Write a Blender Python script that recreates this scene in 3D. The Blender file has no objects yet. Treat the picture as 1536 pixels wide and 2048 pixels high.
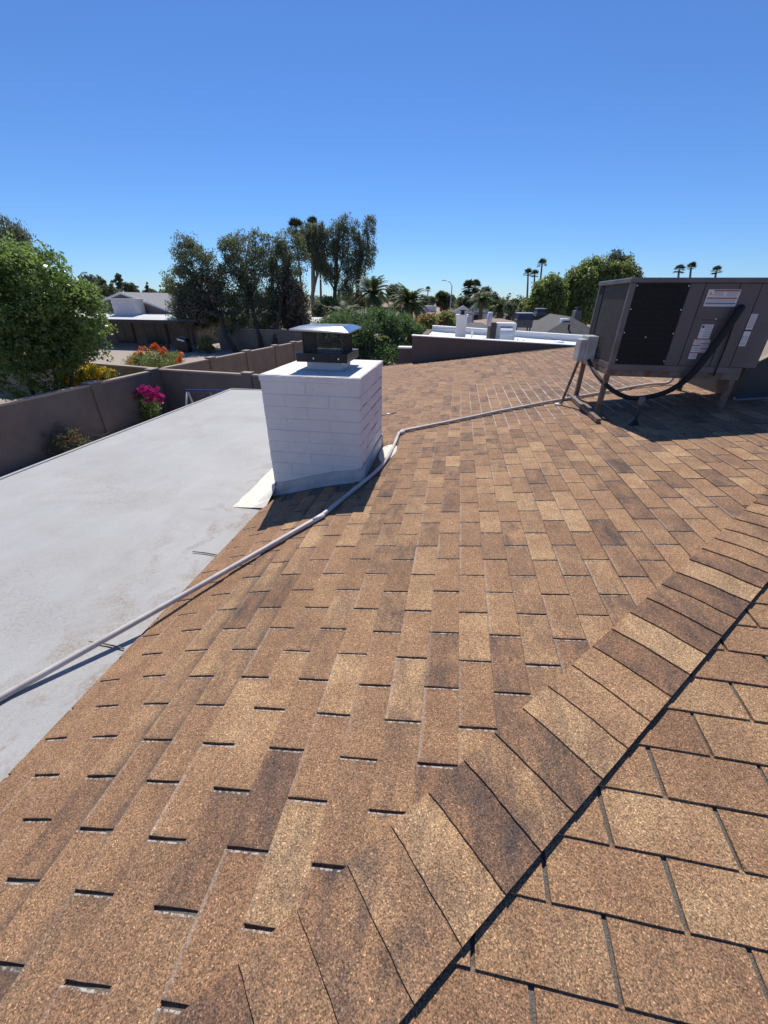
import bpy, bmesh, math, random
import numpy as np
from mathutils import Vector, Matrix

random.seed(7)
RNG = np.random.default_rng(11)
C = bpy.context.scene.collection
scene = bpy.context.scene
R = math.radians

# ------------------------------------------------------------------ camera
EYE = 4.4                       # eye height above the yard (standing on the roof)
YAW, PITCH, ROLL, FPX = -0.168, 0.5002, -0.0082, 779.84     # solved from the shingle grid
cy, sy = math.cos(YAW), math.sin(YAW)
FW = np.array([sy*math.cos(PITCH), cy*math.cos(PITCH), -math.sin(PITCH)])
R0 = np.array([cy, -sy, 0.0])
D0 = np.cross(FW, R0)
RT = math.cos(ROLL)*R0 + math.sin(ROLL)*D0
DN = -math.sin(ROLL)*R0 + math.cos(ROLL)*D0
cam = bpy.data.cameras.new('camera')
cam.sensor_fit = 'HORIZONTAL'
cam.sensor_width = 36
cam.lens = FPX/1536*36
cam.clip_start = 0.05
cam.clip_end = 5000
camo = bpy.data.objects.new('camera', cam)
camo.matrix_world = Matrix(((RT[0], -DN[0], -FW[0], 0), (RT[1], -DN[1], -FW[1], 0), (RT[2], -DN[2], -FW[2], EYE), (0, 0, 0, 1)))
C.objects.link(camo)
scene.camera = camo

# ------------------------------------------------------------------ sky, sun, exposure
SUN = np.array([0.17, -0.71, -1.0])            # travel direction, read from the chimney's shadow
SUN_EL = math.atan2(1.0, math.hypot(0.17, 0.71))
SUN_AZ = math.atan2(-0.17, 0.71)
world = bpy.data.worlds.new('World')
scene.world = world
world.use_nodes = True
wn = world.node_tree
bg = wn.nodes['Background']
sky = wn.nodes.new('ShaderNodeTexSky')
sky.sky_type = 'NISHITA'
sky.sun_disc = False
sky.sun_elevation = SUN_EL
sky.sun_rotation = SUN_AZ
sky.altitude = 350
sky.air_density = 1.0
sky.dust_density = 0.0
sky.ozone_density = 6.0
tint = wn.nodes.new('ShaderNodeMix'); tint.data_type = 'RGBA'; tint.blend_type = 'MULTIPLY'
tint.inputs[0].default_value = 1.0; tint.inputs[7].default_value = (0.54, 0.735, 1.0, 1.0)      # deep desert blue, even over the whole sky
wn.links.new(sky.outputs[0], tint.inputs[6]); wn.links.new(tint.outputs[2], bg.inputs[0])
bg.inputs[1].default_value = 0.113
sl = bpy.data.lights.new('sun', 'SUN')
sl.energy = 4.9
sl.angle = R(0.5)
sl.color = (1.0, 0.945, 0.85)
so = bpy.data.objects.new('sun', sl)
so.rotation_euler = Vector(SUN).to_track_quat('-Z', 'Y').to_euler()
so.location = (0, 0, 30)
C.objects.link(so)
scene.view_settings.view_transform = 'Standard'
scene.view_settings.look = 'None'
scene.view_settings.exposure = 0.06
scene.view_settings.gamma = 1.0

# ------------------------------------------------------------------ pixel helpers (photo pixels, 1536 x 2048)
EY = np.array([0, 0, EYE])
def ray(x, y): return ((x-768)*RT + (y-1024)*DN)/FPX + FW
def P(x, y, u):
    r = ray(x, y); return EY + r*(u/r[1])
def PZ(x, y, z):
    r = ray(x, y); return EY + r*((z-EYE)/r[2])
def MPP(x, y, u):                               # metres per photo pixel at that depth
    r = ray(x, y); return (u/r[1])/FPX
def proj(Q):
    Q = np.atleast_2d(np.asarray(Q, float)) - EY
    w = np.maximum(Q@FW, 1e-3)
    return np.stack([768+FPX*(Q@RT)/w, 1024+FPX*(Q@DN)/w], 1)

# ------------------------------------------------------------------ materials
def newmat(name):
    m = bpy.data.materials.new(name); m.use_nodes = True
    return m, m.node_tree.nodes, m.node_tree.links, m.node_tree.nodes['Principled BSDF']
def node(ns, t, **k):
    n = ns.new(t)
    for a, b in k.items(): setattr(n, a, b)
    return n
def rgb(c): return (c[0], c[1], c[2], 1.0)
def mixc(ns, ls, fac, a, b, blend='MIX'):
    m = node(ns, 'ShaderNodeMix', data_type='RGBA', blend_type=blend)
    for s, v in ((m.inputs[0], fac), (m.inputs[6], a), (m.inputs[7], b)):
        if hasattr(v, 'is_linked'): ls.new(v, s)
        elif isinstance(v, (int, float)): s.default_value = v
        else: s.default_value = rgb(v)
    return m.outputs[2]
def ramp(ns, ls, src, stops):
    r = ns.new('ShaderNodeValToRGB'); e = r.color_ramp.elements
    while len(e) < len(stops): e.new(0.5)
    for el, (p, c) in zip(e, stops):
        el.position = p; el.color = rgb(c) if not isinstance(c, (int, float)) else (c, c, c, 1)
    ls.new(src, r.inputs[0]); return r.outputs[0]
def noise(ns, ls, vec, scale, detail=2.0, rough=0.5, dist=0.0):
    n = ns.new('ShaderNodeTexNoise'); n.inputs['Scale'].default_value = scale
    n.inputs['Detail'].default_value = detail; n.inputs['Roughness'].default_value = rough
    n.inputs['Distortion'].default_value = dist
    if vec is not None: ls.new(vec, n.inputs['Vector'])
    return n.outputs[0]
def math_(ns, ls, op, a, b=None, clamp=False):
    n = node(ns, 'ShaderNodeMath', operation=op, use_clamp=clamp)
    for i, v in enumerate((a, b)):
        if v is None: continue
        if hasattr(v, 'is_linked'): ls.new(v, n.inputs[i])
        else: n.inputs[i].default_value = v
    return n.outputs[0]
def pos(ns): return ns.new('ShaderNodeNewGeometry').outputs['Position']
def attr(ns, name): return node(ns, 'ShaderNodeAttribute', attribute_name=name).outputs['Fac']
def bump(ns, ls, bsdf, h, strength, dist):
    b = ns.new('ShaderNodeBump'); b.inputs['Strength'].default_value = strength; b.inputs['Distance'].default_value = dist
    ls.new(h, b.inputs['Height']); ls.new(b.outputs[0], bsdf.inputs['Normal'])

def plain(name, col, rough=0.7, var=0.15, scale=6.0, metal=0.0, bmp=0.0, bscale=80.0, dirt=None, dscale=1.5, dlo=0.45, dhi=0.75):
    """base colour with uneven tone, optional dirt blotches and fine relief"""
    m, ns, ls, b = newmat(name)
    p = pos(ns)
    f = noise(ns, ls, p, scale, 4, 0.6)
    col = np.array(col)
    c = ramp(ns, ls, f, [(0.3, tuple(col*(1-var))), (0.7, tuple(np.minimum(col*(1+var), 0.95)))])
    if dirt is not None:
        d = noise(ns, ls, p, dscale, 6, 0.65, 0.4)
        dm = ramp(ns, ls, d, [(dlo, 0.0), (dhi, 1.0)])
        c = mixc(ns, ls, dm, c, dirt)
    ls.new(c, b.inputs['Base Color'])
    b.inputs['Roughness'].default_value = rough; b.inputs['Metallic'].default_value = metal
    if bmp: bump(ns, ls, b, noise(ns, ls, p, bscale, 3), bmp, 0.01)
    return m

def shingle_mat():
    m, ns, ls, b = newmat('asphalt_shingle')
    p = pos(ns)
    tone = attr(ns, 'tone'); dark = attr(ns, 'dark'); salt = attr(ns, 'salt')
    tn = math_(ns, ls, 'ADD', tone, math_(ns, ls, 'MULTIPLY', math_(ns, ls, 'SUBTRACT', noise(ns, ls, p, 6, 4, 0.6), 0.5), 0.85))
    base = ramp(ns, ls, tn, [(0.0, (0.206, 0.112, 0.065)), (0.35, (0.292, 0.163, 0.089)), (0.62, (0.362, 0.211, 0.112)), (0.85, (0.468, 0.298, 0.158)), (1.0, (0.515, 0.336, 0.178))])
    # black granule drag marks on some tabs
    st_ = node(ns, 'ShaderNodeVectorMath', operation='MULTIPLY'); ls.new(p, st_.inputs[0]); st_.inputs[1].default_value = (12.0, 5.0, 8.0)
    bl = noise(ns, ls, st_.outputs[0], 1.0, 5, 0.66, 0.4)
    bm = math_(ns, ls, 'MULTIPLY', ramp(ns, ls, bl, [(0.40, 0.0), (0.66, 1.0)]), dark, True)
    base = mixc(ns, ls, math_(ns, ls, 'MULTIPLY', bm, 0.9), base, (0.070, 0.054, 0.050))
    # granules: two sizes, light and dark grains
    g1 = noise(ns, ls, p, 260, 2, 0.6)
    v = ns.new('ShaderNodeTexVoronoi'); v.inputs['Scale'].default_value = 310; ls.new(p, v.inputs['Vector'])
    sep = ns.new('ShaderNodeSeparateColor'); ls.new(v.outputs['Color'], sep.inputs[0])
    lg = ramp(ns, ls, sep.outputs[0], [(0.0, 0.32), (0.22, 0.60), (0.5, 0.98), (0.8, 1.2), (0.95, 1.45), (1.0, 2.4)])
    g = ramp(ns, ls, g1, [(0.28, 0.42), (0.5, 1.0), (0.72, 1.6)])
    base = mixc(ns, ls, 0.90, base, lg, 'MULTIPLY')
    base = mixc(ns, ls, 0.75, base, g, 'MULTIPLY')
    # each grain keeps a little colour of its own
    gh = ramp(ns, ls, sep.outputs[2], [(0.0, (0.80, 0.86, 1.0)), (0.4, (1.0, 1.0, 1.0)), (1.0, (1.06, 0.98, 0.86))])
    base = mixc(ns, ls, 0.8, base, gh, 'MULTIPLY')
    # broad weathering
    w = ramp(ns, ls, noise(ns, ls, p, 1.3, 4), [(0.3, 0.90), (0.7, 1.08)])
    base = mixc(ns, ls, 0.8, base, w, 'MULTIPLY')
    # worn pale butt edge and dust
    uv = ns.new('ShaderNodeUVMap'); sx = ns.new('ShaderNodeSeparateXYZ'); ls.new(uv.outputs[0], sx.inputs[0])
    ed = ramp(ns, ls, sx.outputs[1], [(0.0, 1.0), (0.06, 1.0), (0.11, 0.0)])
    en = ramp(ns, ls, noise(ns, ls, p, 30, 4, 0.7), [(0.36, 0.0), (0.50, 1.0)])
    em = math_(ns, ls, 'MULTIPLY', math_(ns, ls, 'MULTIPLY', ed, en), salt, True)
    base = mixc(ns, ls, em, base, (0.62, 0.58, 0.53))
    # rubbed dark granule loss and dust beside the cut-outs, worn pale rim with its sunlit highlight painted in on their sun side, dust line under the next butt
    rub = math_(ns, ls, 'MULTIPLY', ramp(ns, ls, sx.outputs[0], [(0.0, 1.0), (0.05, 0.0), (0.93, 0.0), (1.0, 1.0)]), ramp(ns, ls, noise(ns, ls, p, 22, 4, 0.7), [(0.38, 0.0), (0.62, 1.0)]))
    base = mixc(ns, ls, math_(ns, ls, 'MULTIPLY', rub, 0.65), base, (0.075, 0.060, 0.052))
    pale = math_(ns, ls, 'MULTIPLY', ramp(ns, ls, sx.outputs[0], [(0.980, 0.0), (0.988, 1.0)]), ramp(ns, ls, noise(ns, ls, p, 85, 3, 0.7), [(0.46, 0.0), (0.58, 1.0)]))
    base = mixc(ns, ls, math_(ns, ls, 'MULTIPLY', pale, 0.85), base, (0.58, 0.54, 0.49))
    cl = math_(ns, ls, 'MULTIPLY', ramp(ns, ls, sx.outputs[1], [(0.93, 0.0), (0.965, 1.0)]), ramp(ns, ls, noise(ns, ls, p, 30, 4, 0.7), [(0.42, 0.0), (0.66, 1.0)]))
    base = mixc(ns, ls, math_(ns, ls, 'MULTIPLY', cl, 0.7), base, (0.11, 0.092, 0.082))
    # dirt and the fold's shading, both painted dark along the kinked courses near the eave
    gr = attr(ns, 'dirt_shade')
    gd = ramp(ns, ls, sx.outputs[1], [(0.55, 0.0), (0.95, 1.0)])
    gm = math_(ns, ls, 'MULTIPLY', math_(ns, ls, 'MULTIPLY', gd, ramp(ns, ls, noise(ns, ls, p, 9, 5, 0.7), [(0.35, 0.2), (0.6, 1.0)])), gr, True)
    base = mixc(ns, ls, gm, base, (0.075, 0.058, 0.05))
    ls.new(base, b.inputs['Base Color'])
    b.inputs['Roughness'].default_value = 0.82
    b.inputs['Specular IOR Level'].default_value = 0.35
    bump(ns, ls, b, math_(ns, ls, 'ADD', g1, sep.outputs[1]), 0.55, 0.0022)
    return m

def foliage_mat(name, dark, light, trans=0.25, rough=0.5, spec=0.35):
    m, ns, ls, b = newmat(name)
    t = attr(ns, 'tint')
    c = ramp(ns, ls, t, [(0.0, dark), (1.0, light)])
    ls.new(c, b.inputs['Base Color'])
    b.inputs['Roughness'].default_value = rough; b.inputs['Specular IOR Level'].default_value = spec
    tr = ns.new('ShaderNodeBsdfTranslucent'); ls.new(mixc(ns, ls, 0.5, c, (light[0]*1.3, light[1]*1.4, light[2]*0.7)), tr.inputs[0])
    mx = ns.new('ShaderNodeMixShader'); mx.inputs[0].default_value = trans
    ls.new(b.outputs[0], mx.inputs[1]); ls.new(tr.outputs[0], mx.inputs[2])
    ls.new(mx.outputs[0], ns['Material Output'].inputs[0])
    return m

M = {}
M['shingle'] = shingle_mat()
M['deck'] = plain('asphalt_underlay', (0.135, 0.118, 0.100), 0.9, 0.6, 260, bmp=0.5, bscale=260)
def flat_mat():
    m, ns, ls, b = newmat('flat_roof_coating')
    p = pos(ns)
    c = ramp(ns, ls, noise(ns, ls, p, 1.6, 5, 0.6), [(0.3, (0.375, 0.371, 0.362)), (0.7, (0.425, 0.420, 0.408))])
    s = ramp(ns, ls, noise(ns, ls, p, 150, 2), [(0.3, 0.86), (0.7, 1.12)])
    c = mixc(ns, ls, 0.8, c, s, 'MULTIPLY')
    d = ramp(ns, ls, noise(ns, ls, p, 1.1, 7, 0.72, 0.3), [(0.50, 0.0), (0.62, 1.0)])
    d2 = ramp(ns, ls, noise(ns, ls, p, 45, 4, 0.7), [(0.42, 0.0), (0.62, 1.0)])
    c = mixc(ns, ls, math_(ns, ls, 'MULTIPLY', math_(ns, ls, 'MULTIPLY', d, d2), 0.38), c, (0.24, 0.19, 0.135))
    sx = ns.new('ShaderNodeSeparateXYZ'); ls.new(p, sx.inputs[0])
    near = ramp(ns, ls, math_(ns, ls, 'MULTIPLY', math_(ns, ls, 'ADD', sx.outputs[0], 2.75), 1.0), [(0.15, 0.0), (0.75, 1.0)])
    d4 = ramp(ns, ls, noise(ns, ls, p, 3.2, 6, 0.7, 0.5), [(0.50, 0.0), (0.62, 1.0)])
    d5 = ramp(ns, ls, noise(ns, ls, p, 75, 3, 0.7), [(0.40, 0.0), (0.58, 1.0)])
    c = mixc(ns, ls, math_(ns, ls, 'MULTIPLY', math_(ns, ls, 'MULTIPLY', math_(ns, ls, 'MULTIPLY', d4, d5), near), 0.75), c, (0.25, 0.175, 0.115))
    sv = node(ns, 'ShaderNodeVectorMath', operation='MULTIPLY'); ls.new(p, sv.inputs[0]); sv.inputs[1].default_value = (9.0, 1.1, 1.0)
    c = mixc(ns, ls, 0.8, c, ramp(ns, ls, noise(ns, ls, sv.outputs[0], 1.0, 5, 0.6), [(0.3, 0.96), (0.7, 1.03)]), 'MULTIPLY')
    # ponding stain
    d3 = ramp(ns, ls, noise(ns, ls, p, 0.45, 3, 0.5, 0.6), [(0.50, 0.0), (0.53, 0.5), (0.56, 0.0)])
    c = mixc(ns, ls, math_(ns, ls, 'MULTIPLY', d3, 0.35), c, (0.30, 0.27, 0.22))
    ls.new(c, b.inputs['Base Color']); b.inputs['Roughness'].default_value = 0.75
    bump(ns, ls, b, noise(ns, ls, p, 160, 3), 0.35, 0.003)
    return m
M['flat'] = flat_mat()
M['dust'] = plain('dust_patch', (0.26, 0.19, 0.13), 0.9, 0.4, 30)
M['white_paint'] = plain('white_masonry_paint', (0.76, 0.71, 0.685), 0.72, 0.05, 5, bmp=0.5, bscale=55, dirt=(0.55, 0.52, 0.50), dscale=3.5, dlo=0.56, dhi=0.85)
M['mortar'] = plain('painted_mortar', (0.72, 0.675, 0.65), 0.9, 0.08, 20, bmp=0.8, bscale=90)
def gap_mat():
    m, ns, ls, b = newmat('unpainted_mortar')
    p = pos(ns)
    c = ramp(ns, ls, noise(ns, ls, p, 16, 3, 0.6), [(0.44, (0.10, 0.075, 0.075)), (0.56, (0.66, 0.645, 0.64))])
    ls.new(c, b.inputs['Base Color']); b.inputs['Roughness'].default_value = 0.9
    return m
M['gap'] = gap_mat()
M['cement'] = plain('cement_flashing', (0.56, 0.52, 0.50), 0.75, 0.12, 8, bmp=0.4, bscale=40, dirt=(0.33, 0.31, 0.29), dscale=6, dlo=0.5, dhi=0.8)
M['cream'] = plain('cream_mastic', (0.74, 0.70, 0.60), 0.7, 0.08, 9, bmp=0.6, bscale=60, dirt=(0.52, 0.42, 0.28), dscale=9, dlo=0.5, dhi=0.8)
M['galv'] = plain('galvanised_sheet', (0.42, 0.44, 0.47), 0.34, 0.08, 14, metal=0.92)
M['lid_metal'] = plain('bright_lid_sheet', (0.40, 0.43, 0.47), 0.22, 0.06, 9, metal=1.0)
M['black_metal'] = plain('black_painted_metal', (0.008, 0.008, 0.010), 0.45, 0.3, 30)
M['wire'] = plain('dark_wire_mesh', (0.022, 0.020, 0.018), 0.6, 0.3, 40)
M['pvc'] = plain('pvc_conduit', (0.58, 0.525, 0.475), 0.5, 0.10, 8, dirt=(0.36, 0.31, 0.27), dscale=6, dlo=0.48, dhi=0.8)
M['pvc_joint'] = plain('pvc_coupling', (0.72, 0.70, 0.68), 0.45, 0.05, 10)
M['cabinet'] = plain('hvac_cabinet_paint', (0.122, 0.101, 0.101), 0.5, 0.07, 2.5, bmp=0.05, bscale=20, dirt=(0.092, 0.077, 0.077), dscale=2.5)
M['cab_edge'] = plain('hvac_trim_paint', (0.135, 0.120, 0.122), 0.38, 0.08, 3, dirt=(0.08, 0.07, 0.068), dscale=4)
M['coil_black'] = plain('coil_guard_black', (0.011, 0.010, 0.012), 0.75, 0.3, 20)
M['coil_grey'] = plain('coil_fins_grey', (0.145, 0.138, 0.128), 0.6, 0.10, 10)
M['rust'] = plain('rusty_steel', (0.205, 0.165, 0.135), 0.65, 0.2, 14, dirt=(0.15, 0.065, 0.032), dscale=9, dlo=0.40, dhi=0.62, bmp=0.2, bscale=90)
M['screw'] = plain('zinc_screw', (0.62, 0.62, 0.62), 0.35, 0.05, 10, metal=0.8)
M['hose'] = plain('black_foam_insulation', (0.012, 0.012, 0.013), 0.75, 0.3, 40)
M['box_grey'] = plain('grey_enamel', (0.47, 0.48, 0.475), 0.42, 0.07, 9, dirt=(0.30, 0.29, 0.27), dscale=7)
M['sticker'] = plain('label_paper', (0.72, 0.71, 0.71), 0.5, 0.04, 20)
M['ink_red'] = plain('label_red_ink', (0.42, 0.085, 0.045), 0.5, 0.05, 20)
M['ink_grey'] = plain('label_grey_print', (0.42, 0.42, 0.44), 0.5, 0.05, 20)
M['ink_blue'] = plain('label_navy_ink', (0.035, 0.04, 0.10), 0.5, 0.05, 20)
M['ink_yellow'] = plain('label_yellow_ink', (0.72, 0.50, 0.04), 0.5, 0.05, 20)
M['wood'] = plain('weathered_board', (0.22, 0.155, 0.10), 0.85, 0.3, 25)
M['duct_tan'] = plain('duct_coating_tan', (0.29, 0.235, 0.18), 0.7, 0.08, 4)
M['duct_dark'] = plain('duct_sheet_dark', (0.038, 0.036, 0.040), 0.55, 0.12, 4)
M['stucco_grey'] = plain('grey_stucco', (0.165, 0.146, 0.130), 0.9, 0.10, 2, bmp=0.4, bscale=70, dirt=(0.128, 0.114, 0.102), dscale=0.9)
M['stucco_tan'] = plain('tan_block', (0.26, 0.195, 0.145), 0.9, 0.12, 2, bmp=0.4, bscale=50, dirt=(0.19, 0.145, 0.11), dscale=0.8)
M['cap_tan'] = plain('wall_cap_plaster', (0.36, 0.30, 0.25), 0.9, 0.08, 3)
M['stucco_brown'] = plain('brown_stucco', (0.155, 0.106, 0.088), 0.9, 0.06, 1.5, bmp=0.3, bscale=60)
M['house_wall'] = plain('taupe_stucco', (0.20, 0.145, 0.115), 0.9, 0.10, 1.2)
M['foam_white'] = plain('white_foam_roof', (0.80, 0.78, 0.71), 0.6, 0.04, 2, bmp=0.4, bscale=8, dirt=(0.66, 0.58, 0.45), dscale=1.2, dlo=0.55, dhi=0.8)
M['white'] = plain('white_coating', (0.78, 0.78, 0.78), 0.6, 0.04, 4)
M['trim_dark'] = plain('dark_brown_trim', (0.045, 0.032, 0.028), 0.6, 0.1, 5)
M['glass'] = plain('dark_glass', (0.008, 0.009, 0.011), 0.25, 0.1, 5)
M['grey_shingle'] = plain('grey_composition_roof', (0.20, 0.20, 0.215), 0.85, 0.18, 3, bmp=0.5, bscale=9)
M['dark_shingle'] = plain('charcoal_composition_roof', (0.082, 0.080, 0.080), 0.88, 0.22, 4, bmp=0.5, bscale=9)
M['tan_shingle'] = plain('tan_composition_roof', (0.30, 0.205, 0.155), 0.88, 0.15, 2.5, bmp=0.4, bscale=9)
M['white_roof'] = plain('pale_patio_roof', (0.60, 0.60, 0.61), 0.6, 0.05, 2)
M['earth'] = plain('desert_yard_earth', (0.36, 0.27, 0.20), 0.95, 0.25, 0.6, bmp=0.5, bscale=12, dirt=(0.20, 0.165, 0.12), dscale=0.08)
M['gravel'] = plain('pink_gravel', (0.50, 0.385, 0.315), 0.95, 0.2, 14, bmp=0.7, bscale=40)
M['paving'] = plain('patio_concrete', (0.36, 0.29, 0.24), 0.9, 0.1, 1.5)
M['blue_paint'] = plain('blue_enamel_tube', (0.035, 0.06, 0.22), 0.4, 0.1, 8)
M['pale_tube'] = plain('pale_enamel_tube', (0.52, 0.52, 0.54), 0.45, 0.08, 8)
M['bark'] = plain('rough_bark', (0.075, 0.055, 0.042), 0.95, 0.35, 9, bmp=0.8, bscale=25)
M['bark_pale'] = plain('pale_bark', (0.24, 0.195, 0.155), 0.9, 0.35, 4, bmp=0.5, bscale=12)
M['palm_bark'] = plain('palm_trunk', (0.17, 0.135, 0.10), 0.95, 0.3, 3, bmp=0.8, bscale=10)
M['cover_black'] = plain('black_vinyl_cover', (0.012, 0.012, 0.013), 0.5, 0.2, 5)
M['lamp_grey'] = plain('galvanised_pole', (0.52, 0.53, 0.54), 0.4, 0.05, 5, metal=0.4)
F = {
 'broad': foliage_mat('broad_leaf_green', (0.055, 0.105, 0.030), (0.250, 0.340, 0.115), 0.45, 0.33, 0.6),
 'olive': foliage_mat('olive_grey_leaf', (0.064, 0.080, 0.050), (0.200, 0.225, 0.145), 0.35, 0.6),
 'olive_dry': foliage_mat('dry_olive_leaf', (0.095, 0.082, 0.066), (0.220, 0.190, 0.150), 0.32, 0.7),
 'euca': foliage_mat('eucalyptus_leaf', (0.060, 0.080, 0.050), (0.200, 0.225, 0.145), 0.35, 0.5),
 'mesq': foliage_mat('feathery_green_leaf', (0.070, 0.120, 0.052), (0.165, 0.245, 0.105), 0.36, 0.6),
 'ficus': foliage_mat('bright_green_leaf', (0.075, 0.110, 0.036), (0.290, 0.340, 0.125), 0.40, 0.45, 0.45),
 'palm': foliage_mat('palm_frond_green', (0.045, 0.068, 0.030), (0.130, 0.165, 0.070), 0.25, 0.6, 0.2),
 'fan': foliage_mat('fan_palm_green', (0.032, 0.042, 0.020), (0.090, 0.105, 0.050), 0.2, 0.6),
 'skirt': foliage_mat('dead_palm_skirt', (0.085, 0.062, 0.042), (0.17, 0.13, 0.09), 0.15, 0.8),
 'far': foliage_mat('distant_tree_leaf', (0.065, 0.086, 0.060), (0.185, 0.205, 0.140), 0.34, 0.6),
 'shrub': foliage_mat('pale_shrub_leaf', (0.14, 0.15, 0.055), (0.36, 0.35, 0.14), 0.40, 0.6),
 'yellow': foliage_mat('yellow_blossom', (0.42, 0.25, 0.010), (0.80, 0.55, 0.03), 0.35, 0.6),
 'orange': foliage_mat('orange_blossom', (0.50, 0.075, 0.012), (0.78, 0.20, 0.035), 0.35, 0.6),
 'pink': foliage_mat('magenta_blossom', (0.30, 0.010, 0.14), (0.62, 0.030, 0.32), 0.35, 0.6),
 'coral': foliage_mat('coral_blossom', (0.28, 0.09, 0.04), (0.42, 0.17, 0.08), 0.3, 0.6),
 'bpal': foliage_mat('light_green_leaf', (0.060, 0.100, 0.022), (0.17, 0.24, 0.055), 0.35, 0.5),
}

# ------------------------------------------------------------------ mesh helpers
class MB:
    def __init__(s): s.v = []; s.f = []
    def add(s, vs, fs):
        o = len(s.v); s.v += [tuple(map(float, a)) for a in vs]; s.f += [tuple(o+i for i in f) for f in fs]; return s
    def box(s, a, b):
        (x0, y0, z0), (x1, y1, z1) = a, b
        return s.hexa([(x0,y0,z0),(x1,y0,z0),(x1,y1,z0),(x0,y1,z0)], [(x0,y0,z1),(x1,y0,z1),(x1,y1,z1),(x0,y1,z1)])
    def hexa(s, lo, hi):
        n = len(lo)
        return s.add(list(lo)+list(hi), [tuple(range(n))[::-1], tuple(range(n, 2*n))] + [(i, (i+1) % n, n+(i+1) % n, n+i) for i in range(n)])
    def cbox(s, a, b, c):                       # box with chamfered edges all round
        a = np.array(a, float); b = np.array(b, float); m = (a+b)/2; h = (b-a)/2
        bm = bmesh.new(); bmesh.ops.create_cube(bm, size=2.0)
        for v in bm.verts: v.co = Vector((v.co.x*h[0], v.co.y*h[1], v.co.z*h[2]))
        bmesh.ops.bevel(bm, geom=list(bm.edges), offset=c, segments=1, affect='EDGES', profile=0.5)
        vs = [tuple(np.array(v.co)+m) for v in bm.verts]; bm.verts.index_update()
        fs = [tuple(v.index for v in f.verts) for f in bm.faces]; bm.free()
        return s.add(vs, fs)
    def tube(s, pts, rad, n=8, caps=True):
        pts = [np.array(p, float) for p in pts]
        if not hasattr(rad, '__len__'): rad = [rad]*len(pts)
        rings = []; prev = None
        for i, p in enumerate(pts):
            d = pts[min(i+1, len(pts)-1)]-pts[max(i-1, 0)]; d = d/(np.linalg.norm(d)+1e-9)
            if prev is None:
                a = np.array([0, 0, 1.0]) if abs(d[2]) < 0.9 else np.array([1.0, 0, 0])
                x = np.cross(d, a)
            else: x = prev-d*(prev@d)
            x /= np.linalg.norm(x)+1e-9; y = np.cross(d, x); prev = x
            rings.append([p+rad[i]*(math.cos(t)*x+math.sin(t)*y) for t in np.linspace(0, 2*math.pi, n, endpoint=False)])
        vs = [q for r in rings for q in r]; fs = []
        for i in range(len(rings)-1):
            for j in range(n): fs.append((i*n+j, i*n+(j+1) % n, (i+1)*n+(j+1) % n, (i+1)*n+j))
        if caps: fs.append(tuple(range(n))[::-1]); fs.append(tuple(range((len(rings)-1)*n, len(rings)*n)))
        return s.add(vs, fs)
    def build(s, name, mat, parent=None, smooth=False, fix=True):
        me = bpy.data.meshes.new(name); me.from_pydata(s.v, [], s.f); me.materials.append(mat)
        if fix:
            bm = bmesh.new(); bm.from_mesh(me); bmesh.ops.recalc_face_normals(bm, faces=bm.faces); bm.to_mesh(me); bm.free()
        if smooth: me.polygons.foreach_set('use_smooth', [True]*len(me.polygons))
        return link(name, me, parent)
def link(name, me, parent=None):
    o = bpy.data.objects.new(name, me); C.objects.link(o); o.parent = parent
    if parent is not None: o.matrix_parent_inverse = parent_world(parent).inverted()
    return o
def parent_world(o):                             # meshes are built in world coordinates; only the root Empties are moved
    return Matrix.Translation(ROOT[o.name]) if o.name in ROOT else Matrix()
ROOT = {}
def tag(o, label, cat, group=None):
    o['label'] = label; o['category'] = cat
    if group: o['group'] = group
    return o
def struct(o): o['kind'] = 'structure'; return o
def stuff(o): o['kind'] = 'stuff'; return o
def thing(name, loc, label, cat, group=None):
    o = bpy.data.objects.new(name, None); o.location = tuple(map(float, loc)); o.empty_display_size = 0.2
    C.objects.link(o); ROOT[o.name] = tuple(map(float, loc))
    return tag(o, label, cat, group)
def from_arrays(name, V, Fc, mat, parent=None, **at):
    """fast mesh from numpy: Fc is (n, k) with fixed k; at = per-face float attributes"""
    n, k = Fc.shape
    me = bpy.data.meshes.new(name)
    me.vertices.add(len(V)); me.vertices.foreach_set('co', V.astype(np.float32).ravel())
    me.loops.add(n*k); me.loops.foreach_set('vertex_index', Fc.astype(np.int32).ravel())
    me.polygons.add(n); me.polygons.foreach_set('loop_start', np.arange(0, n*k, k, dtype=np.int32))
    me.update(calc_edges=True)
    for an, av in at.items():
        a = me.attributes.new(an, 'FLOAT', 'FACE'); a.data.foreach_set('value', np.asarray(av, np.float32))
    me.materials.append(mat)
    return link(name, me, parent)

# ------------------------------------------------------------------ roof shape
S, C1, HIPK = 0.1252, EYE-1.4073, 0.43           # slope, height at v=0, hip line u = v + HIPK
C2 = C1 - S*HIPK
VE = -1.69                                       # eave
UFAR = 11.33                                     # far verge
VRIDGE = 6.0
def sstep(a, b, x):
    t = np.clip((x-a)/(b-a), 0, 1); return t*t*(3-2*t)
def z1(u, v):                                    # side slope, easing down onto the flat roof at its eave
    d = np.maximum(0, -0.6-v)
    return S*v + C1 - 0.115*d*d*(1-sstep(4.6, 7.5, u))
def z2(u, v): return S*u + C2                    # end slope
def zr(u, v): return np.minimum(z1(u, v), z2(u, v))

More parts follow.
